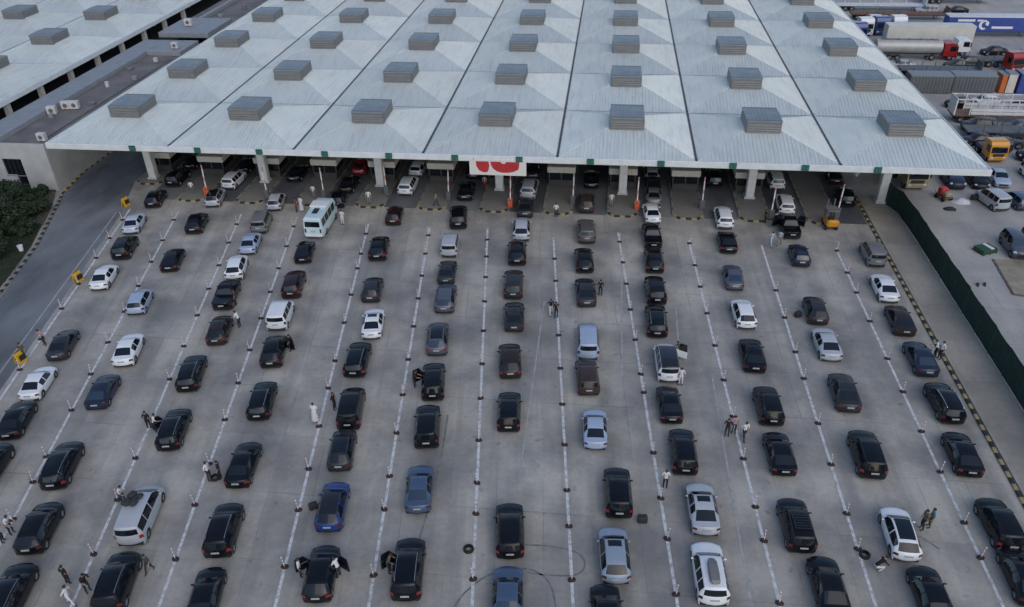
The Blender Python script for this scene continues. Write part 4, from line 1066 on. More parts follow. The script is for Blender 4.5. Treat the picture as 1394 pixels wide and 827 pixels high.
for lane, lst in byl.items():
    li = 'ABCDEFGHIJKL'.index(lane); lst.sort(key=lambda c: -c[2])
    for n, (_, x, y, hd, kind, colour, ex) in enumerate(lst):
        ex = [] if ex == '-' else ex.split(',')
        feat = ''
        if 'rails' in ex: feat = ' with roof rails'
        elif 'luggage' in ex: feat = ' with luggage on its roof'
        elif 'pano' in ex: feat = ' with glass roof'
        elif 'sunroof' in ex: feat = ' with sunroof'
        elif 'roofbox' in ex: feat = ' with slim roof box'
        elif 'roofrack' in ex: feat = ' with roof rack'
        elif 'blackroof' in ex: feat = ' with black roof'
        elif 'doorL' in ex or 'doorR' in ex: feat = ' with door open'
        lab = '%s %s%s, %s back in the %s queue from left' % (CWORD[colour], WORD[kind], feat, ORD[n], ORD[li])
        rnd = random.Random(int(x * 100) + n)
        jit = rnd.uniform(-2.2, 2.2); f = rnd.uniform(.93, 1.0)
        if lane == 'L' and y > 2: x = 89.7
        make_car(kind, colour, x, y, R(jit - hd), lab, ex, 'cars queueing for the border booths', 'car' if kind not in ('pickup', 'van') else kind, (f, f * rnd.uniform(.98, 1.03), f * rnd.uniform(.98, 1.02)))
# luggage bundle on the silver people carrier
for c in CARS:
    if 'luggage' in c[6]:
        b = MB(); rr = random.Random(3)
        o = empty('luggage_bundle', (c[1] - .15, c[2] - .1, 1.9), R(c[3]), 'dark bundled luggage strapped on the silver people carrier', 'luggage')
        for i, (dx, dy, sx, sy, h) in enumerate([(-.28, .35, .5, .6, .32), (.25, .4, .45, .5, .26), (-.2, -.3, .6, .6, .3), (.3, -.2, .4, .6, .34)]):
            MB().box(-sx / 2, sx / 2, -sy / 2, sy / 2, 0, h, bev=.11).build('bag', 'luggage', o, 40, (dx, dy, 0), rr.uniform(-.3, .3))
# ------------------------------------------------------------------ minibus, forklift
def minibus(x, y, ang):
    r = empty('minibus', (x, y, 0), ang, 'pale turquoise and white minibus queueing in front of the booths', 'minibus')
    L, w, h = 3.0, 1.02, 2.55
    def ring(yy, z0, z1, ww, top): return [(-ww * .97, yy, z0), (-ww, yy, .9), (-ww * .985, yy, 1.35), (-ww * .9, yy, z1 - .15), (-ww * top, yy, z1), (ww * top, yy, z1), (ww * .9, yy, z1 - .15), (ww * .985, yy, 1.35), (ww, yy, .9), (ww * .97, yy, z0)]
    rs = [ring(-L, .45, 2.42, w * .96, .75), ring(-L + .12, .32, 2.53, w, .8), ring(-1, .32, h, w, .8), ring(1.4, .32, h, w, .8), ring(2.2, .32, 2.4, w * .98, .78), ring(2.75, .34, 1.5, w * .94, .8), ring(2.95, .4, 1.15, w * .88, .82)]
    mb = MB(); n = 10; mb.add([p for q in rs for p in q], [(i * n + k, i * n + k + 1, (i + 1) * n + k + 1, (i + 1) * n + k) for i in range(len(rs) - 1) for k in range(n - 1)] + [tuple(range(n)), tuple(range((len(rs) - 1) * n, len(rs) * n))])
    mb.build('body', 'paint_bluegreen', r, 35)
    MB().box(-.8, .8, -L - .012, -L + .05, 1.5, 2.12).build('rear_window', 'glass', r)
    for sx in (-1, 1):
        for k in range(4):
            y0 = -2.6 + 1.12 * k; MB().add([(sx * 1.012, y0, 1.38), (sx * 1.012, y0 + 1.0, 1.38), (sx * .945, y0 + 1.0, 2.2), (sx * .945, y0, 2.2), (sx * .98, y0, 1.38), (sx * .98, y0 + 1.0, 1.38), (sx * .90, y0 + 1.0, 2.2), (sx * .90, y0, 2.2)], [(0, 1, 2, 3), (7, 6, 5, 4), (0, 1, 5, 4), (1, 2, 6, 5), (2, 3, 7, 6), (3, 0, 4, 7)]).build('side_window', 'glass', r)
        MB().box(sx * .82 - .09, sx * .82 + .09, -L - .02, -L + .05, .85, 1.3).build('tail_light', 'tail_red', r)
        MB().box(sx * 1.15 - .1, sx * 1.15 + .1, 2.0, 2.1, 1.5, 1.85, bev=.03).build('mirror', 'black_plastic', r)
        wm, rm = wheel_mesh(.36)
        for ya in (-1.6, 1.9): q = put('wheel', wm, 'rubber', r, (sx * .92, ya, .36)); put('rim', rm, 'rim', q)
    MB().box(-.95, .95, -.5, .9, h - .002, h + .2, bev=.06).build('roof_unit', 'white_plastic', r)
    MB().box(-.3, .3, -1.9, -.7, h - .002, h + .06, bev=.02).build('roof_hatch', 'black_plastic', r)
    MB().box(-.9, .9, -L - .1, -L + .02, .38, .62, bev=.04).build('bumper', 'white_plastic', r)
    MB().box(-.26, .26, -L - .03, -L, .95, 1.07).build('number_plate', 'plate', r)
    MB().add([(-.9, 2.24, 2.34), (.9, 2.24, 2.34), (.86, 2.76, 1.56), (-.86, 2.76, 1.56)], [(0, 1, 2, 3)]).build('windscreen', 'glass', r)
minibus(32.2, -3.6, R(1))
fk = empty('forklift', (86.75, .9, 0), R(3), 'small yellow forklift parked at the last booth island', 'forklift')
MB().box(-.6, .6, -1.0, .6, .35, .95, bev=.1).build('body', 'paint_yellow', fk, 35)
MB().box(-.62, .62, -1.25, -.75, .4, 1.25, bev=.18).build('counterweight', 'paint_yellow', fk, 35)
MB().box(-.6, .6, -.75, .6, 2.05, 2.12, bev=.02).build('overhead_guard', 'vent_metal', fk)
for sx in (-1, 1):
    MB().cyl((sx * .55, -.7, .9), (sx * .55, -.6, 2.08), .045, n=6).build('guard_post', 'barrier_grey', fk); MB().cyl((sx * .55, .55, .9), (sx * .55, .5, 2.08), .045, n=6).build('guard_post', 'barrier_grey', fk)
    MB().box(sx * .35 - .06, sx * .35 + .06, .62, .8, .1, 2.9).build('mast', 'barrier_grey', fk); MB().box(sx * .3 - .06, sx * .3 + .06, .82, 1.9, .12, .17).build('fork', 'barrier_grey', fk)
    wm, rm = wheel_mesh(.3)
    for ya in (-.8, .45): q = put('wheel', wm, 'rubber', fk, (sx * .55, ya, .3)); put('rim', rm, 'rim', q)
MB().box(-.3, .3, -.45, .1, .95, 1.1, bev=.04).box(-.3, .3, -.5, -.38, 1.1, 1.6, bev=.04).build('seat', 'black_plastic', fk)

# ------------------------------------------------------------------ lane posts
pb = MB(); n = 8; vs = []
for (rr, z) in ((.195, 0), (.19, .06), (.10, .13), (.05, .16)):
    for i in range(n): t = 2 * math.pi * (i + .5) / n; vs.append((rr * 1.35 * math.cos(t), rr * math.sin(t), z))
pb.add(vs, [(a * n + i, a * n + (i + 1) % n, (a + 1) * n + (i + 1) % n, (a + 1) * n + i) for a in range(3) for i in range(n)] + [tuple(range(3 * n, 4 * n))])
PB = pb.mesh('base', 40)
pm = MB()
for k, (z0, z1) in enumerate(((.13, .46), (.46, .60), (.60, .76), (.76, .95))): pm.cyl((0, 0, z0 + .001), (0, 0, z1), .036, .034, n=8, mi=k % 2)
PM = pm.mesh('post'); PC = MB().cyl((0, 0, .951), (0, 0, 1.0), .05, .03, n=8).mesh('cap')
for k, n, x, y in POSTS:
    lab = 'red and white lane post, %s from the booths on the %s painted line from left' % (ORD[n], ORD[k])
    r = empty('lane_post', (x, y, .012), random.uniform(-.5, .5), lab, 'lane post', 'lane posts on the painted lines')
    r.rotation_euler.x = 0
    put('base', PB, 'post_base', r); p = put('post', PM, ['white_plastic', 'post_red'], r); q = put('cap', PC, 'white_plastic', p)
    p.rotation_euler = (R(random.uniform(-5, 5)), R(random.uniform(-5, 5)), 0)

# yellow folding road signs beside the outer lane
for (x, y, lab) in ((7.6, -.4, 'yellow folding road sign nearest the canopy, beside the dark road'), (11.55, -16.8, 'yellow folding road sign beside the white sedan on the outer line'), (14.1, -29.7, 'yellow folding road sign with a person standing behind it')):
    r = empty('road_sign', (x, y, 0), R(-14), lab, 'road sign', 'yellow folding signs')
    for sg in (-1, 1):
        mtx = Matrix.Translation((sg * .28, 0, 0)) @ Matrix.Rotation(-sg * .26, 4, 'Y'); MB().box(-.03, .03, -.45, .45, .02, 1.12, bev=.02, mtx=mtx).build('panel', 'sign_yellow', r)
    MB().cyl((0, -.4, 1.1), (0, .4, 1.1), .03, n=6).build('hinge', 'black_plastic', r)
    MB().box(.325, .36, -.3, .3, .35, .85).build('back_plate', 'black_plastic', r)

# ------------------------------------------------------------------ people: one continuous skin grown on a posed skeleton
def person_mesh(pose):
    J = {}; E = []; W = {}
    def j(n, p, r, par=None, reg='top'):
        J[n] = (p, r, reg)
        if par: E.append((par, n))
    lean = {'reach': .16, 'crouch': .38, 'walk': .04}.get(pose, 0.); dz = -.42 if pose == 'crouch' else 0
    j('pelvis', (0, -lean * .3, .95 + dz), (.135, .10), None, 'leg'); j('waist', (0, -lean * .1, 1.10 + dz), (.125, .095), 'pelvis'); j('chest', (0, lean * .55, 1.32 + dz), (.155, .11), 'waist')
    j('collar', (0, lean * .75, 1.45 + dz), (.085, .08), 'chest'); j('neck', (0, lean * .85, 1.51 + dz), (.05, .05), 'collar', 'skin'); j('head', (0, lean + .02, 1.60 + dz), (.078, .09), 'neck', 'skin'); j('crown', (0, lean + .015, 1.70 + dz), (.06, .07), 'head', 'skin')
    j('nose', (0, lean + .115, 1.60 + dz), (.012, .012), 'head', 'skin')
    for s, n in ((-1, 'l'), (1, 'r')):
        sh = (s * .19, lean * .6, 1.41 + dz)
        if pose == 'reach': el, wr = (s * .22, lean + .04, 1.15), (s * .17, lean + .27, 1.08)
        elif pose == 'walk': el, wr = (s * .24, -.04 - s * .10, 1.14), (s * .25, .08 - s * .18, .91)
        elif pose == 'crouch': el, wr = (s * .25, lean + .1, 1.12 + dz), (s * .15, lean + .3, 1.0 + dz)
        else: el, wr = (s * .245, -.03, 1.14), (s * .245, .06, .90)
        d = (Vector(wr) - Vector(el)).normalized()
        j('sh' + n, sh, (.062, .06), 'collar'); j('el' + n, el, (.048, .045), 'sh' + n); j('wr' + n, wr, (.032, .028), 'el' + n, 'skin'); pa = Vector(wr) + d * .075; j('pa' + n, tuple(pa), (.036, .02), 'wr' + n, 'skin')
        a = d.cross(Vector((s, 0, 0))).normalized()
        for k in range(4): j('f%d%s' % (k, n), tuple(pa + d * (.075 - .008 * abs(k - 1)) + a * (.022 * (k - 1.5)) + Vector((-s * .015, 0, 0))), (.009, .009), 'pa' + n, 'skin')
        j('th' + n, tuple(pa + d * .02 + a * .055), (.010, .010), 'wr' + n, 'skin')
        hy = {'walk': s * .17}.get(pose, 0); hipz = .90 + dz
        if pose == 'crouch': kn, an = (s * .16, .34, .50), (s * .13, .02, .09)
        else: kn, an = (s * .105, hy * .7 + .03, .50), (s * .11, hy * 1.5 - .02, .09 + (.03 if hy < 0 else 0))
        j('hi' + n, (s * .095, -lean * .3, hipz), (.095, .09), 'pelvis', 'leg'); j('kn' + n, kn, (.064, .062), 'hi' + n, 'leg'); j('an' + n, an, (.043, .045), 'kn' + n, 'leg'); j('to' + n, (an[0] + s * .015, an[1] + .15, an[2] - .045), (.042, .032), 'an' + n, 'shoe')
    names = list(J); idx = {n: i for i, n in enumerate(names)}
    me = bpy.data.meshes.new('skeleton'); me.from_pydata([J[n][0] for n in names], [(idx[a], idx[b]) for a, b in E], []); me.update()
    ob = bpy.data.objects.new('skeleton', me); col.objects.link(ob)
    sk = ob.modifiers.new('skin', 'SKIN'); ob.modifiers.new('sub', 'SUBSURF').levels = 1
    for i, n in enumerate(names): me.skin_vertices[0].data[i].radius = J[n][1]
    me.skin_vertices[0].data[idx['pelvis']].use_root = True
    dg = bpy.context.evaluated_depsgraph_get(); out = bpy.data.meshes.new_from_object(ob.evaluated_get(dg)); out.name = 'body'
    bpy.data.objects.remove(ob); bpy.data.meshes.remove(me)
    segs = [(Vector(J[a][0]), Vector(J[b][0]), J[b][2]) for a, b in E]; regs = ['top', 'leg', 'skin', 'shoe']
    out.materials.clear()
    for p in out.polygons:
        c = p.center; best = None
        for a, b, rg in segs:
            t = max(0, min(1, (c - a).dot(b - a) / max((b - a).length_squared, 1e-9))); d = (c - (a + (b - a) * t)).length
            if best is None or d < best[0]: best = (d, rg)
        p.material_index = regs.index(best[1]); p.use_smooth = True
    hd = Vector(J['head'][0]); hb = MB(); vs = []; N = 10
    for i, (ph) in enumerate((0, 25, 50, 75, 95)):
        for k in range(N):
            t = 2 * math.pi * k / N; rr = math.sin(R(ph)) ; back = 1.0 if math.sin(t) < .2 else .86
            vs.append((hd.x + .088 * rr * math.cos(t), hd.y + .002 + .1 * rr * math.sin(t) * back, hd.z + .035 + .105 * math.cos(R(ph)) - (.05 if (i == 4 and math.sin(t) < .2) else 0)))
    hb.add(vs, [(i * N + k, i * N + (k + 1) % N, (i + 1) * N + (k + 1) % N, (i + 1) * N + k) for i in range(4) for k in range(N)])
    return out, hb.mesh('hair', 80)
PM_ = {p: person_mesh(p) for p in ('stand', 'walk', 'reach', 'crouch')}
rb = MB(); N = 14; vs = []
for z, rx, ry in ((1.47, .10, .09), (1.42, .20, .12), (1.2, .185, .135), (.95, .19, .15), (.5, .23, .20), (.12, .27, .25)):
    for k in range(N): t = 2 * math.pi * k / N; f = 1 + (.06 * math.sin(5 * t) if z < 1 else 0); vs.append((rx * f * math.cos(t), ry * f * math.sin(t), z))
rb.add(vs, [(i * N + k, i * N + (k + 1) % N, (i + 1) * N + (k + 1) % N, (i + 1) * N + k) for i in range(5) for k in range(N)])
ROBE = rb.mesh('robe', 60)
FACE = dict(n=0, s=180, e=-90, w=90, facing=200)
PLAB = [
 'person in olive standing behind the lowest yellow folding sign', 'person in pink beside the dark grey sedan on the outer queue', 'person dressed in black beside the open door of the estate car',
 'person in white shirt at the estate car beside someone in black', 'person in white leaning on a black crossover in the third queue', 'person in dark red beside the black pickup in the third queue',
 'person in black standing right of the crossover with its door open', 'person in a long white robe walking between the fourth and fifth queues', 'person in black beside the black people carrier',
 'person in black at the open door of a black SUV in the sixth queue', 'person in white top standing on the lane line beside someone in black', 'person all in black next to a black sedan, dark disc at their feet',
 'person in dark grey walking right of the lowest left black SUV', 'person in black standing on the second queue near the bottom left', 'person in white walking at the bottom left edge',
 'person in black at the left door of the lowest left SUV', 'person in white reaching to the black crossover at the left edge', 'person in pink at the extreme left edge of the photo',
 'person in white reaching up beside the silver people carrier with luggage', 'person in white left of the crossover with both doors open', 'person in white right of the crossover with both doors open',
 'person in olive at the open door of the lowest SUV in the sixth queue', 'person in black top and white trousers walking in the middle of the lot', 'person all in black standing beside someone in white trousers mid lot',
 'person in black right of a dark grey sedan near the booths', 'leftmost of three people standing together on a lane line, in black', 'middle of three people standing on a lane line, in pink top',
 'rightmost of three people on a lane line, in white shirt', 'person in white shirt and black trousers alone on a lane line', 'person in white behind the white people carrier with black roof',
 'person in dark grey at the open door of the white people carrier', 'person in white shirt and dark trousers by the yellow and black kerb', 'person in white and black between the navy sedan and a companion',
 'person in olive top beside the white crossover at lower right', 'person in teal top beside the white crossover at lower right', 'person crouching on the ground below the white crossover',
 'person in white beside the turquoise minibus', 'person in red beside the silver hatchback near the booths', 'person in a white robe left of the minibus',
 'person in white and grey standing on the fifth booth island', 'person in grey walking on the sixth booth island', 'person in pink and red under the banner',
 'person in white shirt and dark trousers at the tip of the eighth island', 'person in white and grey standing on the ninth island', 'person in white and grey on the fourth booth island',
 'person in white and teal on the second booth island', 'person in pale blue walking, left of a pair near the pickup', 'person in pale blue and grey walking, right of a pair near the pickup',
 'person in white by the open left door of the black pickup', 'person all in black left of the black pickup near the booths', 'person in white by the kerb under the right end of the canopy']
for i, (x, y, pose, a, b, fc) in enumerate(PEOPLE):
    hm, hair = PM_['stand' if pose == 'robe' else pose]
    z = .15 if (y > 1.2 and abs((x / 7.2) - round(x / 7.2)) * 7.2 < 1.7) else .0
    o = put('person', hm, ['cloth_' + a, 'cloth_' + b, 'skin', 'shoe'], None, (x, y, z), R(FACE[fc] + random.uniform(-25, 25)))
    f = random.uniform(.97, 1.06); o.scale = (f * 1.08, f * 1.08, f)
    tag(o, PLAB[i], 'person'); put('hair', hair, 'hair', o)
    if pose == 'robe': put('robe', ROBE, 'cloth_' + a, o)

# ------------------------------------------------------------------ small things on the ground
def bag(x, y, s, lab, rz=0):
    r = empty('bag', (x, y, .002), rz, lab, 'bag', None)
    MB().box(-.24 * s, .24 * s, -.17 * s, .17 * s, 0, .42 * s, bev=.07).build('bag_body', 'luggage', r, 40); MB().cyl((-.1 * s, 0, .42 * s), (-.08 * s, 0, .5 * s), .014).cyl((.1 * s, 0, .42 * s), (.08 * s, 0, .5 * s), .014).cyl((-.08 * s, 0, .5 * s), (.08 * s, 0, .5 * s), .014).build('handle', 'black_plastic', r)
bag(44.2, -43.2, 1.2, 'black bag on the ground left of the bright blue crossover', .6); bag(66.1, -42.2, 1.3, 'black bag on the open ground beside the eighth queue', .1)
bag(80.4, -17.0, 1.3, 'black bag on the ground left of the dark grey crossover', .4); bag(104.2, 8.7, 1.4, 'dark bag on the yard ground among the parked cars')
def tyre(x, y, lab):
    wm, rm = wheel_mesh(.34); o = put('loose_tyre', wm, 'rubber', None, (x, y, .115)); o.rotation_euler.y = math.pi / 2; tag(o, lab, 'tyre', 'loose tyres'); return o
tyre(36.4, -41.2, 'loose black tyre lying on the ground beside the fourth line'); tyre(79.75, -43.6, 'loose black tyre lying against a lane post on the eleventh line'); tyre(55.15, -45.6, 'loose black tyre lying left of the seventh lane line')

# ------------------------------------------------------------------ plants on the left bank
def leafy(name, x, y, z, rx, ry, rz, n, seed, label, cat, group, trunk=None, mats=('leaf_deep', 'leaf_dark', 'leaf_mid'), leaf=.16):
    rd = random.Random(seed); root = empty(name, (x, y, z), 0, label, cat, group)
    cl = []
    for i in range(14 + n // 500):
        while True:
            p = Vector((rd.uniform(-1, 1), rd.uniform(-1, 1), rd.uniform(-1, 1)))
            if .15 < p.length < 1: break
        cl.append((Vector((p.x * rx * .8, p.y * ry * .8, rz + (trunk or 0) + p.z * rz * .8)), rd.uniform(.28, .5) * min(rx, rz)))
    mb = MB()
    for i in range(n):
        c, r = rd.choice(cl); d = Vector((rd.gauss(0, 1), rd.gauss(0, 1), rd.gauss(0, 1))).normalized(); p = c + d * r * rd.uniform(.55, 1.05)
        if p.z < .02: p.z = abs(p.z) + .03
        a = Vector((rd.gauss(0, 1), rd.gauss(0, 1), rd.gauss(0, .6))).normalized(); b = a.cross(d + Vector((0, 0, .5))).normalized(); s = leaf * rd.uniform(.6, 1.4)
        mb.add([p - a * s, p + b * s * .45, p + a * s, p - b * s * .45], [(0, 1, 2, 3)], rd.choices((0, 1, 2), (5, 4, 1.5))[0])
    me = bpy.data.meshes.new('crown'); me.from_pydata(mb.v, [], mb.f); me.update()
    for p, i in zip(me.polygons, mb.mi): p.material_index = i
    put('crown', me, list(mats), root)
    st = MB(); h = (trunk or 0) + rz
    st.cyl((0, 0, -.1), (rd.uniform(-.1, .1), rd.uniform(-.1, .1), h), .05 + .04 * h, .03 + .01 * h, n=8)
    for i in range(7):
        c, r = rd.choice(cl); st.cyl((0, 0, h * rd.uniform(.3, .8)), c, .03 + .01 * h, .012, n=6)
    st.build('trunk', 'bark', root, 40)
leafy('tree', -3.9, -4.2, .1, 2.7, 2.9, 1.8, 10000, 1, 'dark leafy tree on the grass bank below the building window', 'tree', None, trunk=.8)
leafy('shrub', -8.0, .6, .1, 2.2, 1.1, .8, 2600, 2, 'dense dark shrub against the white building wall', 'shrub', 'shrubs on the grass bank')
leafy('shrub', -4.2, 1.6, .1, 1.1, .8, .6, 1400, 3, 'low shrub at the corner of the white building', 'shrub', 'shrubs on the grass bank')
leafy('shrub', -1.9, -8.3, .1, 2.4, 3.0, 1.9, 8000, 4, 'broad dark shrub on the bank above the dark road', 'shrub', 'shrubs on the grass bank')
leafy('shrub', -.6, -13.4, .1, 2.4, 3.0, 1.4, 7000, 5, 'low spreading shrub at the left photo edge near the road', 'shrub', 'shrubs on the grass bank')
leafy('tree', -8.2, -4.4, .1, 2.7, 2.6, 1.8, 8000, 6, 'leafy tree at the left photo edge beside the building', 'tree', None, trunk=.8)
leafy('shrub', -1.9, -3.0, .1, 1.7, 1.9, 1.2, 5000, 7, 'rounded dark shrub beside the soil verge below the building corner', 'shrub', 'shrubs on the grass bank')
leafy('shrub', -5.6, .0, .1, 1.8, 1.4, .9, 3500, 8, 'dark shrub under the building door beside the taller tree', 'shrub', 'shrubs on the grass bank')
leafy('shrub', .3, -7.8, .1, 1.1, 1.6, .8, 3000, 9, 'small dark shrub closest to the curving kerb', 'shrub', 'shrubs on the grass bank')
# grass blades
gm = MB(); rd = random.Random(11)
for i in range(14000):
    y = rd.uniform(-24, 2.4); x = rd.uniform(-14, 4.5); 
    edge = (-.75 + (-2.2 - y) * .376) if y < -2.2 else (-2.6 + (1.6 - y) * .48)
    if x > edge - .15: continue
    s = rd.uniform(.05, .2); t = rd.uniform(0, 6.28); a = Vector((math.cos(t), math.sin(t), 0)) * .035
    gm.add([(x - a.x, y - a.y, .1), (x + a.x, y + a.y, .1), (x + rd.uniform(-.06, .06), y + rd.uniform(-.06, .06), .1 + s)], [(0, 1, 2)])
me = bpy.data.meshes.new('grass_blades'); me.from_pydata(gm.v, [], gm.f); me.update(); tag(put('grass_blades', me, 'leaf_dark'), 'rough short grass covering the bank beside the dark road', 'grass', kind='stuff')
bk = empty('bucket', (2.0, -11.6, .1), 0, 'white bucket at the edge of the grass bank', 'bucket')
MB().cyl((0, 0, 0), (0, 0, .55), .22, .28, n=14).build('pail', 'white_plastic', bk, 40); MB().cyl((0, 0, .551), (0, 0, .60), .295, .29, n=14).build('lid', 'white_plastic', bk, 40)

# ------------------------------------------------------------------ truck yard on the right
def tractor(x, y, ang, colour, label, group='trucks in the yard', parent=None, h=3.3, w=1.22):
    """cab-over tractor unit facing local -Y"""
    r = empty('truck', (x, y, 0), ang, label, 'truck', group); pm = 'paint_' + colour
    MB().prism([(-1.15, .75), (-1.18, 1.4), (-1.05, 2.6), (-.75, h - .12), (-.3, h), (1.0, h - .1), (1.05, .75)], -w, w, 'x').build('cab', pm, r)
    MB().add([(-w + .12, -1.19, 1.5), (w - .12, -1.19, 1.5), (w - .16, -1.05, 2.55), (-w + .16, -1.05, 2.55), (-w + .12, -1.13, 1.5), (w - .12, -1.13, 1.5), (w - .16, -1.0, 2.55), (-w + .16, -1.0, 2.55)], [(0, 1, 2, 3), (4, 5, 6, 7), (0, 1, 5, 4), (2, 3, 7, 6)]).build('windscreen', 'glass', r)
    for sx in (-1, 1):
        MB().box(sx * w - .012 if sx > 0 else sx * w - .01, sx * w + .01 if sx > 0 else sx * w + .012, -.85, .1, 1.6, 2.45).build('side_window', 'glass', r)
        MB().box(sx * (w + .18) - .1, sx * (w + .18) + .1, -1.1, -1.0, 1.6, 2.4, bev=.03).build('mirror', 'black_plastic', r)
        MB().box(sx * .85 - .2, sx * .85 + .2, -1.3, -1.2, .72, .95, bev=.02).build('headlight', 'lamp_clear', r)
        wm, rm = wheel_mesh(.5)
        for ya in (-.2, 2.6): q = put('wheel', wm, 'rubber', r, (sx * (w - .2), ya, .5)); q.scale = (1.5, 1, 1); put('rim', rm, 'rim', q)
    MB().box(-w, w, -1.28, -.9, .45, .98, bev=.06).build('bumper', pm, r); MB().box(-.75, .75, -1.215, -1.17, .99, 1.4).build('grille', 'black_plastic', r)
    MB().box(-.45, .45, .9, 3.3, .6, .9).build('chassis', 'barrier_grey', r)
    return r
def trailer_base(r, L, w=1.2):
    MB().box(-.5, .5, -L / 2 + .3, L / 2 - .2, .75, 1.0).build('chassis', 'barrier_grey', r)
    wm, rm = wheel_mesh(.5)
    for k in range(3):
        for sx in (-1, 1): q = put('wheel', wm, 'rubber', r, (sx * (w - .2), L / 2 - 1.2 - 1.3 * k, .5)); q.scale = (1.5, 1, 1); put('rim', rm, 'rim', q)
    for sx in (-1, 1): MB().box(sx * .7 - .06, sx * .7 + .06, -L / 2 + 2, -L / 2 + 2.15, .05, .9).build('landing_leg', 'barrier_grey', r)
def tank(x, y, ang, L, m, label, rx=1.2, rz=1.1):
    r = empty('tank_trailer', (x, y, 0), ang, label, 'trailer', 'trailers in the yard'); trailer_base(r, L); mb = MB(); n = 22; vs = []
    st = [(-L / 2, .3), (-L / 2 + .05, .75), (-L / 2 + .2, .95), (-L / 2 + .45, 1)] + [(-L / 2 + .45 + (L - .9) * i / 8, 1) for i in range(1, 8)] + [(L / 2 - .45, 1), (L / 2 - .2, .95), (L / 2 - .05, .75), (L / 2, .3)]
    for yy, f in st:
        for i in range(n): t = 2 * math.pi * i / n; vs.append((rx * f * math.cos(t), yy, 2.15 + rz * f * math.sin(t)))
    mb.add(vs, [(a * n + i, a * n + (i + 1) % n, (a + 1) * n + (i + 1) % n, (a + 1) * n + i) for a in range(len(st) - 1) for i in range(n)] + [tuple(range(n)), tuple(range((len(st) - 1) * n, len(st) * n))])
    mb.build('tank', m, r, 40)
    for i in range(5): yy = -L / 2 + L * (i + 1) / 6; MB().cyl((0, yy, 2.15 + rz - .02), (0, yy, 2.15 + rz + .12), .28, n=12).build('hatch', 'vent_metal', r)
    MB().box(-.3, .3, -L / 2 + .8, L / 2 - .8, 2.15 + rz + .02, 2.15 + rz + .05).build('walkway', 'vent_metal', r)
def box_trailer(x, y, ang, L, m, label, z0=1.05, z1=3.9, w=1.25, ribs=0, base=True, cat='trailer', name='box_trailer', top=None):
    r = empty(name, (x, y, 0), ang, label, cat, 'trailers in the yard' if cat == 'trailer' else 'containers in the yard')
    if base: trailer_base(r, L)
    b = MB().box(-w, w, -L / 2, L / 2, z0, z1, bev=.05); b.build('box', m, r)
    if ribs:
        for sx in (-1, 1):
            rbm = MB().box(-.05, .05, -.12, .12, z0 + .2, z1 - .2).mesh('corrugation'); n = int(L / .5)
            for k in range(n): put('corrugation', rbm, m, r, (sx * (w + .0), -L / 2 + .4 + (L - .8) * k / (n - 1), 0))
    MB().box(-w - .03, w + .03, -L / 2 - .03, L / 2 + .03, z1 - .12, z1 + .04).build('top_rail', top or 'vent_metal', r)
    MB().box(-w + .1, -.02, L / 2 + .0, L / 2 + .05, z0 + .1, z1 - .2).build('door', m, r); MB().box(.02, w - .1, L / 2 + .0, L / 2 + .05, z0 + .1, z1 - .2).build('door', m, r)
    return r
HX = R(90)     # local -Y points to +X
mat('tank_white', (.60, .58, .52), .4, noise=(.5, .1)); mat('tank_grey', (.42, .42, .40), .4, metal=.2, noise=(.6, .12)); mat('container_grey', (.12, .13, .135), .6, noise=(1, .15)); mat('container_top', (.22, .25, .27), .6)
mat('rust', (.16, .09, .06), .8, noise=(1.5, .3)); mat('tarp', (.55, .56, .6), .7, noise=(2, .15)); mat('trailer_white', (.62, .62, .62), .55, noise=(1, .1)); mat('blue_tarp', (.03, .06, .26), .6, noise=(1, .12)); mat('green_tin', (.015, .07, .035), .6)
tank(112.0, 63.2, HX, 10.8, 'tank_grey', 'grey tank trailer behind the red truck cab')
tractor(118.6, 63.6, HX, 'red', 'red truck cab coupled to the grey tank trailer', h=2.9)
box_trailer(117.6, 71.2, HX, 14.4, 'tank_white', 'long cream box trailer parked behind the grey tank trailer', z0=.95, z1=3.7, top='tank_white')
for i, (x, y, c) in enumerate(((108.6, 77.5, 'white'), (111.6, 78.4, 'truckblue'), (114.8, 79.2, 'white'), (106.6, 74.0, 'truckblue'))):
    tractor(x, y, R(8), c, ['white truck cab at the left end of the row by the canopy edge', 'blue truck cab between two white ones by the canopy edge', 'white truck cab right of the blue one in the row', 'blue truck cab closest to the canopy edge in front of the row'][i])
bt_ = box_trailer(130.6, 78.6, HX, 15.5, 'blue_tarp', 'long blue trailer with white lettering and swirl logo on its side', z0=1.0, z1=3.6, top='trailer_white')
# lettering and swirl on its near side (local +X side faces the camera after the turn)
def side_mark(name, poly): MB().prism(poly, -1.275, -1.262, 'x').build(name, 'white_plastic', bt_)
side_mark('lettering', [(6.2, 2.75), (6.2, 3.15), (3.3, 3.15), (3.3, 2.75)]); side_mark('lettering', [(2.9, 2.8), (2.9, 3.1), (1.9, 3.1), (1.9, 2.8)]); side_mark('lettering', [(.2, 1.55), (.2, 1.95), (-3.4, 1.95), (-3.4, 1.55)])
side_mark('logo', ell(1.6, 2.2, .85, .85, 110, -110) + ell(1.4, 2.2, .6, .55, -110, 110)); side_mark('logo', ell(1.15, 2.4, .35, .45, 60, 240) + [(1.4, 2.3)])
tractor(121.6, 66.3, HX, 'white', 'white and blue truck cab in front of the blue trailer', h=2.8)
c1 = box_trailer(110.4, 46.6, HX, 6.06, 'container_grey', 'left dark grey container of the pair beside the canopy', z0=.1, z1=2.7, ribs=1, base=False, cat='container', name='shipping_container', top='container_top')
c2 = box_trailer(116.7, 46.9, HX, 6.06, 'container_grey', 'right dark grey container of the pair beside the canopy', z0=.1, z1=2.7, ribs=1, base=False, cat='container', name='shipping_container', top='container_top')
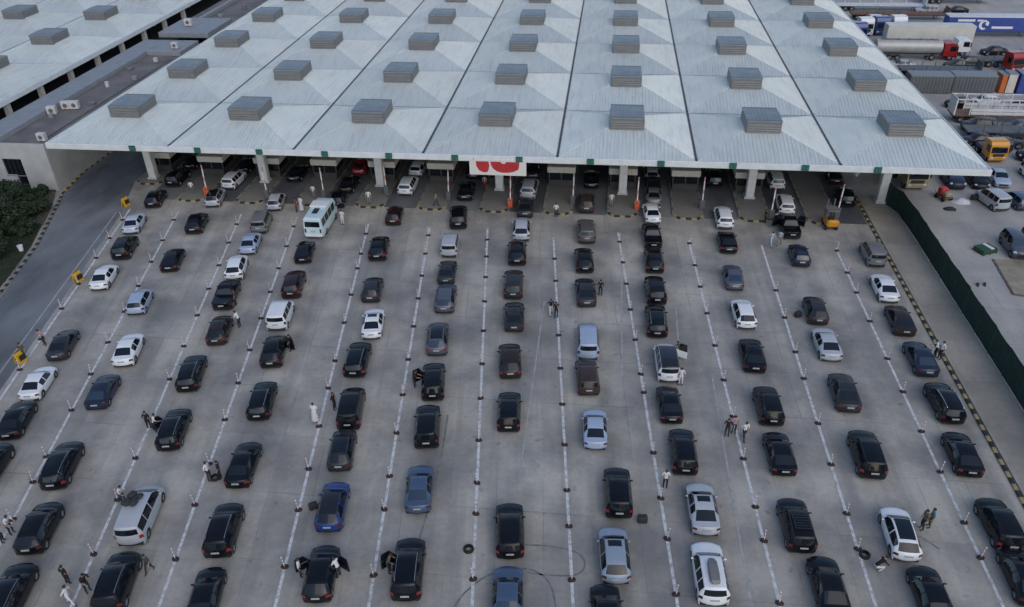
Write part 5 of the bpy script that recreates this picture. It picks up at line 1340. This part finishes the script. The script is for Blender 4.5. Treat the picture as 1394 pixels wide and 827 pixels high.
for r in (c1, c2): MB().box(-1.2, 1.2, -2.98, 2.98, 2.745, 2.76).build('roof_sheet', 'container_top', r)
def standing_box(x, y, w, d, h, m, lab, nm='storage_cabin', cat='cabin'):
    r = empty(nm, (x, y, 0), 0, lab, cat, 'cabins in the yard'); MB().box(-w / 2, w / 2, -d / 2, d / 2, .1, h, bev=.03).build('wall', m, r); MB().box(-w / 2 - .06, w / 2 + .06, -d / 2 - .06, d / 2 + .06, h, h + .1).build('roof', 'container_top', r); MB().box(-.35, .35, -d / 2 - .03, -d / 2, .15, 2.0).build('door', m, r)
standing_box(120.9, 47.2, .7, 2.2, 2.7, 'paint_orange', 'narrow orange cabin beside the grey container'); standing_box(122.0, 47.0, 1.2, 2.0, 2.9, 'beige_panel', 'narrow cream cabin between the orange and blue ones'); standing_box(124.2, 46.8, 2.6, 2.2, 3.1, 'blue_tarp', 'dark blue cabin right of the cream one')
tractor(126.6, 57.0, R(15), 'red', 'bright red truck cab at the right edge behind the blue cabin', h=3.2)
# white stake-sided trailer
st = empty('stake_trailer', (117.6, 34.2, 0), HX, 'white stake sided trailer with open frame beside the canopy', 'trailer', 'trailers in the yard'); L = 16; trailer_base(st, L)
MB().box(-1.2, 1.2, -L / 2, L / 2, 1.02, 1.2).build('deck', 'rust', st)
for sx in (-1, 1):
    for z in (1.3, 1.75, 3.3): MB().box(sx * 1.22 - .03, sx * 1.22 + .03, -L / 2, L / 2 - (2.2 if z < 3 else 0), z, z + (.38 if z < 3 else .16)).build('side_board', 'trailer_white', st)
    for k in range(9): yy = -L / 2 + .1 + (L - .2) * k / 8; MB().box(sx * 1.15 - .04, sx * 1.15 + .04, yy - .07, yy + .07, 1.2, 3.4).build('stake', 'trailer_white', st)
MB().box(-1.2, 1.2, L / 2 - .1, L / 2, 1.2, 3.5).build('tail_gate', 'trailer_white', st)
for k in range(6): yy = -L / 2 + L * (k + .5) / 6; MB().box(-1.2, 1.2, yy - .05, yy + .05, 3.47, 3.55).build('cross_bar', 'trailer_white', st)
yt = tractor(110.4, 20.4, R(4), 'yellow', 'bright yellow orange truck cab just beyond the canopy corner', h=3.1)
MB().box(-1.1, 1.1, 1.15, 3.2, 1.0, 1.5, bev=.05).build('tool_box', 'barrier_grey', yt)
yt.scale = (.88, .88, .88)
ot = tractor(98.3, 11.6, R(4), 'tan', 'old tan truck half under the right end of the canopy', h=2.8)
MB().box(-1.2, 1.2, 1.2, 5.0, 1.0, 2.0, bev=.04).build('cargo_bed', 'paint_tan', ot)
def flatbed(x, y, ang, L, m, lab):
    r = empty('flatbed_trailer', (x, y, 0), ang, lab, 'trailer', 'trailers in the yard'); trailer_base(r, L); MB().box(-1.2, 1.2, -L / 2, L / 2, 1.02, 1.2).build('deck', m, r); MB().box(-1.2, 1.2, -L / 2, -L / 2 + .1, 1.2, 2.4).build('headboard', m, r)
    for sx in (-1, 1):
        for k in range(6): MB().box(sx * 1.2 - .04, sx * 1.2 + .04, -L / 2 + .2 + k * L / 6, -L / 2 + .32 + k * L / 6, 1.2, 1.9).build('stake', m, r)
flatbed(114.5, 54.5, HX, 12, 'container_grey', 'grey flatbed trailer between the tank trailer and the containers'); flatbed(116.0, 28.2, HX, 13, 'container_grey', 'dark flatbed trailer in front of the white stake trailer')
flatbed(124.5, 60.2, HX, 9, 'container_grey', 'grey flatbed trailer right of the red truck cab'); flatbed(118, 90, HX, 18, 'rust', 'long brown flatbed trailer in the far row of the yard'); flatbed(116, 97, HX, 18, 'trailer_white', 'long white flatbed trailer in the far row of the yard')
box_trailer(133, 104, HX, 14, 'paint_orange', 'orange red box trailer at the top edge of the yard', z1=2.6, top='rust')
flatbed(133, 85, HX, 13, 'trailer_white', 'white flatbed trailer behind the blue trailer')
tractor(117.6, 24.0, R(70), 'truckblue', 'blue truck cab at the right edge beyond the stake trailer', h=2.5)
YC = [(103.2, 13.0, 178, 'suv', 'navy', 'navy SUV facing the camera beside the tan truck'), (105.9, 13.2, 180, 'sedan', 'black', 'black sedan facing the camera between two cars beside the canopy corner'),
      (108.6, 13.9, 176, 'sedan', 'lightblue', 'light blue sedan facing the camera below the yellow truck'), (105.6, 7.6, 14, 'van', 'silver', 'silver van parked tail to camera in the yard'),
      (108.3, 7.8, 10, 'hatch', 'steelblue', 'steel blue hatchback right of the silver van in the yard'), (104.0, -3.0, 178, 'suv', 'greyblue', 'grey blue SUV facing the camera at the right edge of the yard'),
      (105.6, -7.9, 168, 'sedan', 'black', 'black sedan cropped by the right edge below the grey blue SUV'), (106.6, -1.8, 178, 'suv', 'black', 'black SUV half outside the right edge of the yard'),
      (112.0, 9.6, 170, 'sedan', 'darkgrey', 'dark grey sedan at the far right edge of the yard'), (113.0, 15.0, 185, 'suv', 'white', 'white SUV right of the yellow truck'),
      (110.5, 25.6, 95, 'sedan', 'darkgrey', 'dark grey sedan parked sideways behind the yellow truck'), (115.6, 20.6, 80, 'pickup', 'black', 'black pickup right of the yellow truck'), (113.0, 39.6, 88, 'sedan', 'black', 'black sedan between stake trailer and containers'),
      (111.6, 23.4, 100, 'suv', 'navy', 'navy SUV parked sideways just above the yellow truck'), (117.4, 30.8, 92, 'sedan', 'greyblue', 'grey blue sedan below the white stake trailer'), (112.2, 30.6, 85, 'suv', 'darkgrey', 'dark grey SUV below the left end of the white stake trailer'), (114.6, 17.2, 175, 'hatch', 'silver', 'silver hatchback right of the yellow truck'), (120.5, 59.6, 96, 'suv', 'darkgrey', 'dark grey SUV below the red truck cab'), (123.8, 51.8, 92, 'sedan', 'black', 'black sedan behind the blue cabin'),
      (118.6, 57.6, 88, 'pickup', 'darkgrey', 'dark grey pickup between the flatbed and the tank trailer'), (109.8, 57.8, 92, 'sedan', 'silver', 'silver sedan parked under the grey tank trailer'), (120.8, 38.8, 95, 'sedan', 'darkgrey', 'dark grey sedan right of the black one behind the stake trailer'), (116.6, 40.6, 90, 'hatch', 'white', 'white hatchback between stake trailer and grey containers'), (122.6, 72.6, 92, 'suv', 'navy', 'navy SUV at the right end of the cream box trailer'), (112.0, 86.0, 90, 'suv', 'white', 'white SUV behind the row of truck cabs'), (124.6, 94.2, 85, 'suv', 'silver', 'silver SUV between far flatbed trailers'),
      (127.2, 66.5, 95, 'sedan', 'black', 'black sedan parked before the blue trailer'), (130.6, 95.0, 90, 'sedan', 'black', 'black sedan alone on the far yard ground')]
for (x, y, a, k, c, lab) in YC: make_car(k, c, x, y, R(a), lab, (), 'cars parked in the yard', 'car' if k not in ('pickup', 'van') else k)
# odds and ends in the yard
hc = empty('hand_cart', (100.9, 8.6, 0), R(20), 'red and yellow loaded hand cart beside the parked cars', 'cart')
MB().box(-.5, .5, -.8, .8, .4, .5).build('deck', 'rust', hc); MB().box(-.45, .45, 0, .75, .5, 1.3, bev=.1).build('red_load', 'red_plastic', hc); MB().box(-.4, .4, -.75, -.05, .5, 1.0, bev=.12).build('yellow_load', 'paint_tan', hc)
wm, rm = wheel_mesh(.25)
for sx in (-1, 1):
    for yy in (-.55, .55): put('wheel', wm, 'rubber', hc, (sx * .52, yy, .25))
for sx in (-1, 1): MB().cyl((sx * .4, .8, .45), (sx * .4, 1.5, 1.0), .025, n=6).build('handle', 'barrier_grey', hc)
def heap(name, x, y, rx, ry, h, m, lab, cat, seed):
    rd = random.Random(seed); vs = [(0, 0, h)]; N = 12; 
    for k, f in enumerate((.4, .75, 1.0)):
        for i in range(N): t = 2 * math.pi * i / N; q = f * rd.uniform(.85, 1.1); vs.append((rx * q * math.cos(t), ry * q * math.sin(t), h * (1 - f) ** .7 * rd.uniform(.6, 1.1) if k < 2 else .0))
    mb = MB().add(vs, [(0, 1 + i, 1 + (i + 1) % N) for i in range(N)] + [(1 + a * N + i, 1 + a * N + (i + 1) % N, 1 + (a + 1) * N + (i + 1) % N, 1 + (a + 1) * N + i) for a in range(2) for i in range(N)])
    tag(mb.build(name, m, None, 60, (x, y, .008)), lab, cat)
heap('tarpaulin', 102.6, 8.0, 1.2, .8, .55, 'tarp', 'crumpled white tarpaulin on the yard ground', 'tarpaulin', 4)
heap('rubble_heap', 100.8, 6.0, .8, .5, .35, 'luggage', 'low dark heap on the ground in front of the hand cart', 'heap', 5)
gp = empty('green_crate', (101.1, -3.4, 0), R(25), 'dark green crate with a white lid in the yard beside the fence', 'crate')
MB().box(-.9, .9, -.7, .7, .05, .5, bev=.05).build('crate_body', 'green_tin', gp); MB().box(.1, .5, -.6, .6, .5, .55).build('lid', 'white_plastic', gp)
for k in range(3): MB().box(-.9 + .8 * k, -.7 + .8 * k, -.75, .75, 0, .048).build('skid', 'rust', gp)
kb = empty('yard_kerb', (101.2, -4.6, 0), 0, 'broken dark kerb line on the yard ground below the green crate', 'kerb')
kp = [(101.3, -5), (100.7, -11.6), (102.0, -11.9)]
for a, b in zip(kp[:-1], kp[1:]):
    a, b = Vector(a), Vector(b); n = max(2, int((b - a).length / .8)); bmz = MB().box(-.37, .37, -.1, .1, 0, .1, bev=.02).mesh('kerb_stone')
    for k in range(n): c = a + (b - a) * (k + .5) / n; put('kerb_stone', bmz, 'rust' if random.random() < .5 else 'barrier_grey', kb, (c.x - 101.2, c.y + 4.6, 0), math.atan2(b.y - a.y, b.x - a.x) + random.uniform(-.08, .08))
for i, (x, y) in enumerate(((98.1, -10.1), (98.75, -10.0))):
    r = empty('wheel_chock', (x, y, .005), R(-20), ['left', 'right'][i] + ' dark wheel chock of a pair on the yard ground', 'wheel chock', 'wheel chocks')
    MB().prism([(-.35, 0), (.35, 0), (.12, .2), (-.05, .2)], -.09, .09, 'x').build('wedge', 'rubber', r); MB().cyl((-.12, 0, .12), (.12, 0, .12), .02, n=6).build('handle', 'barrier_grey', r)
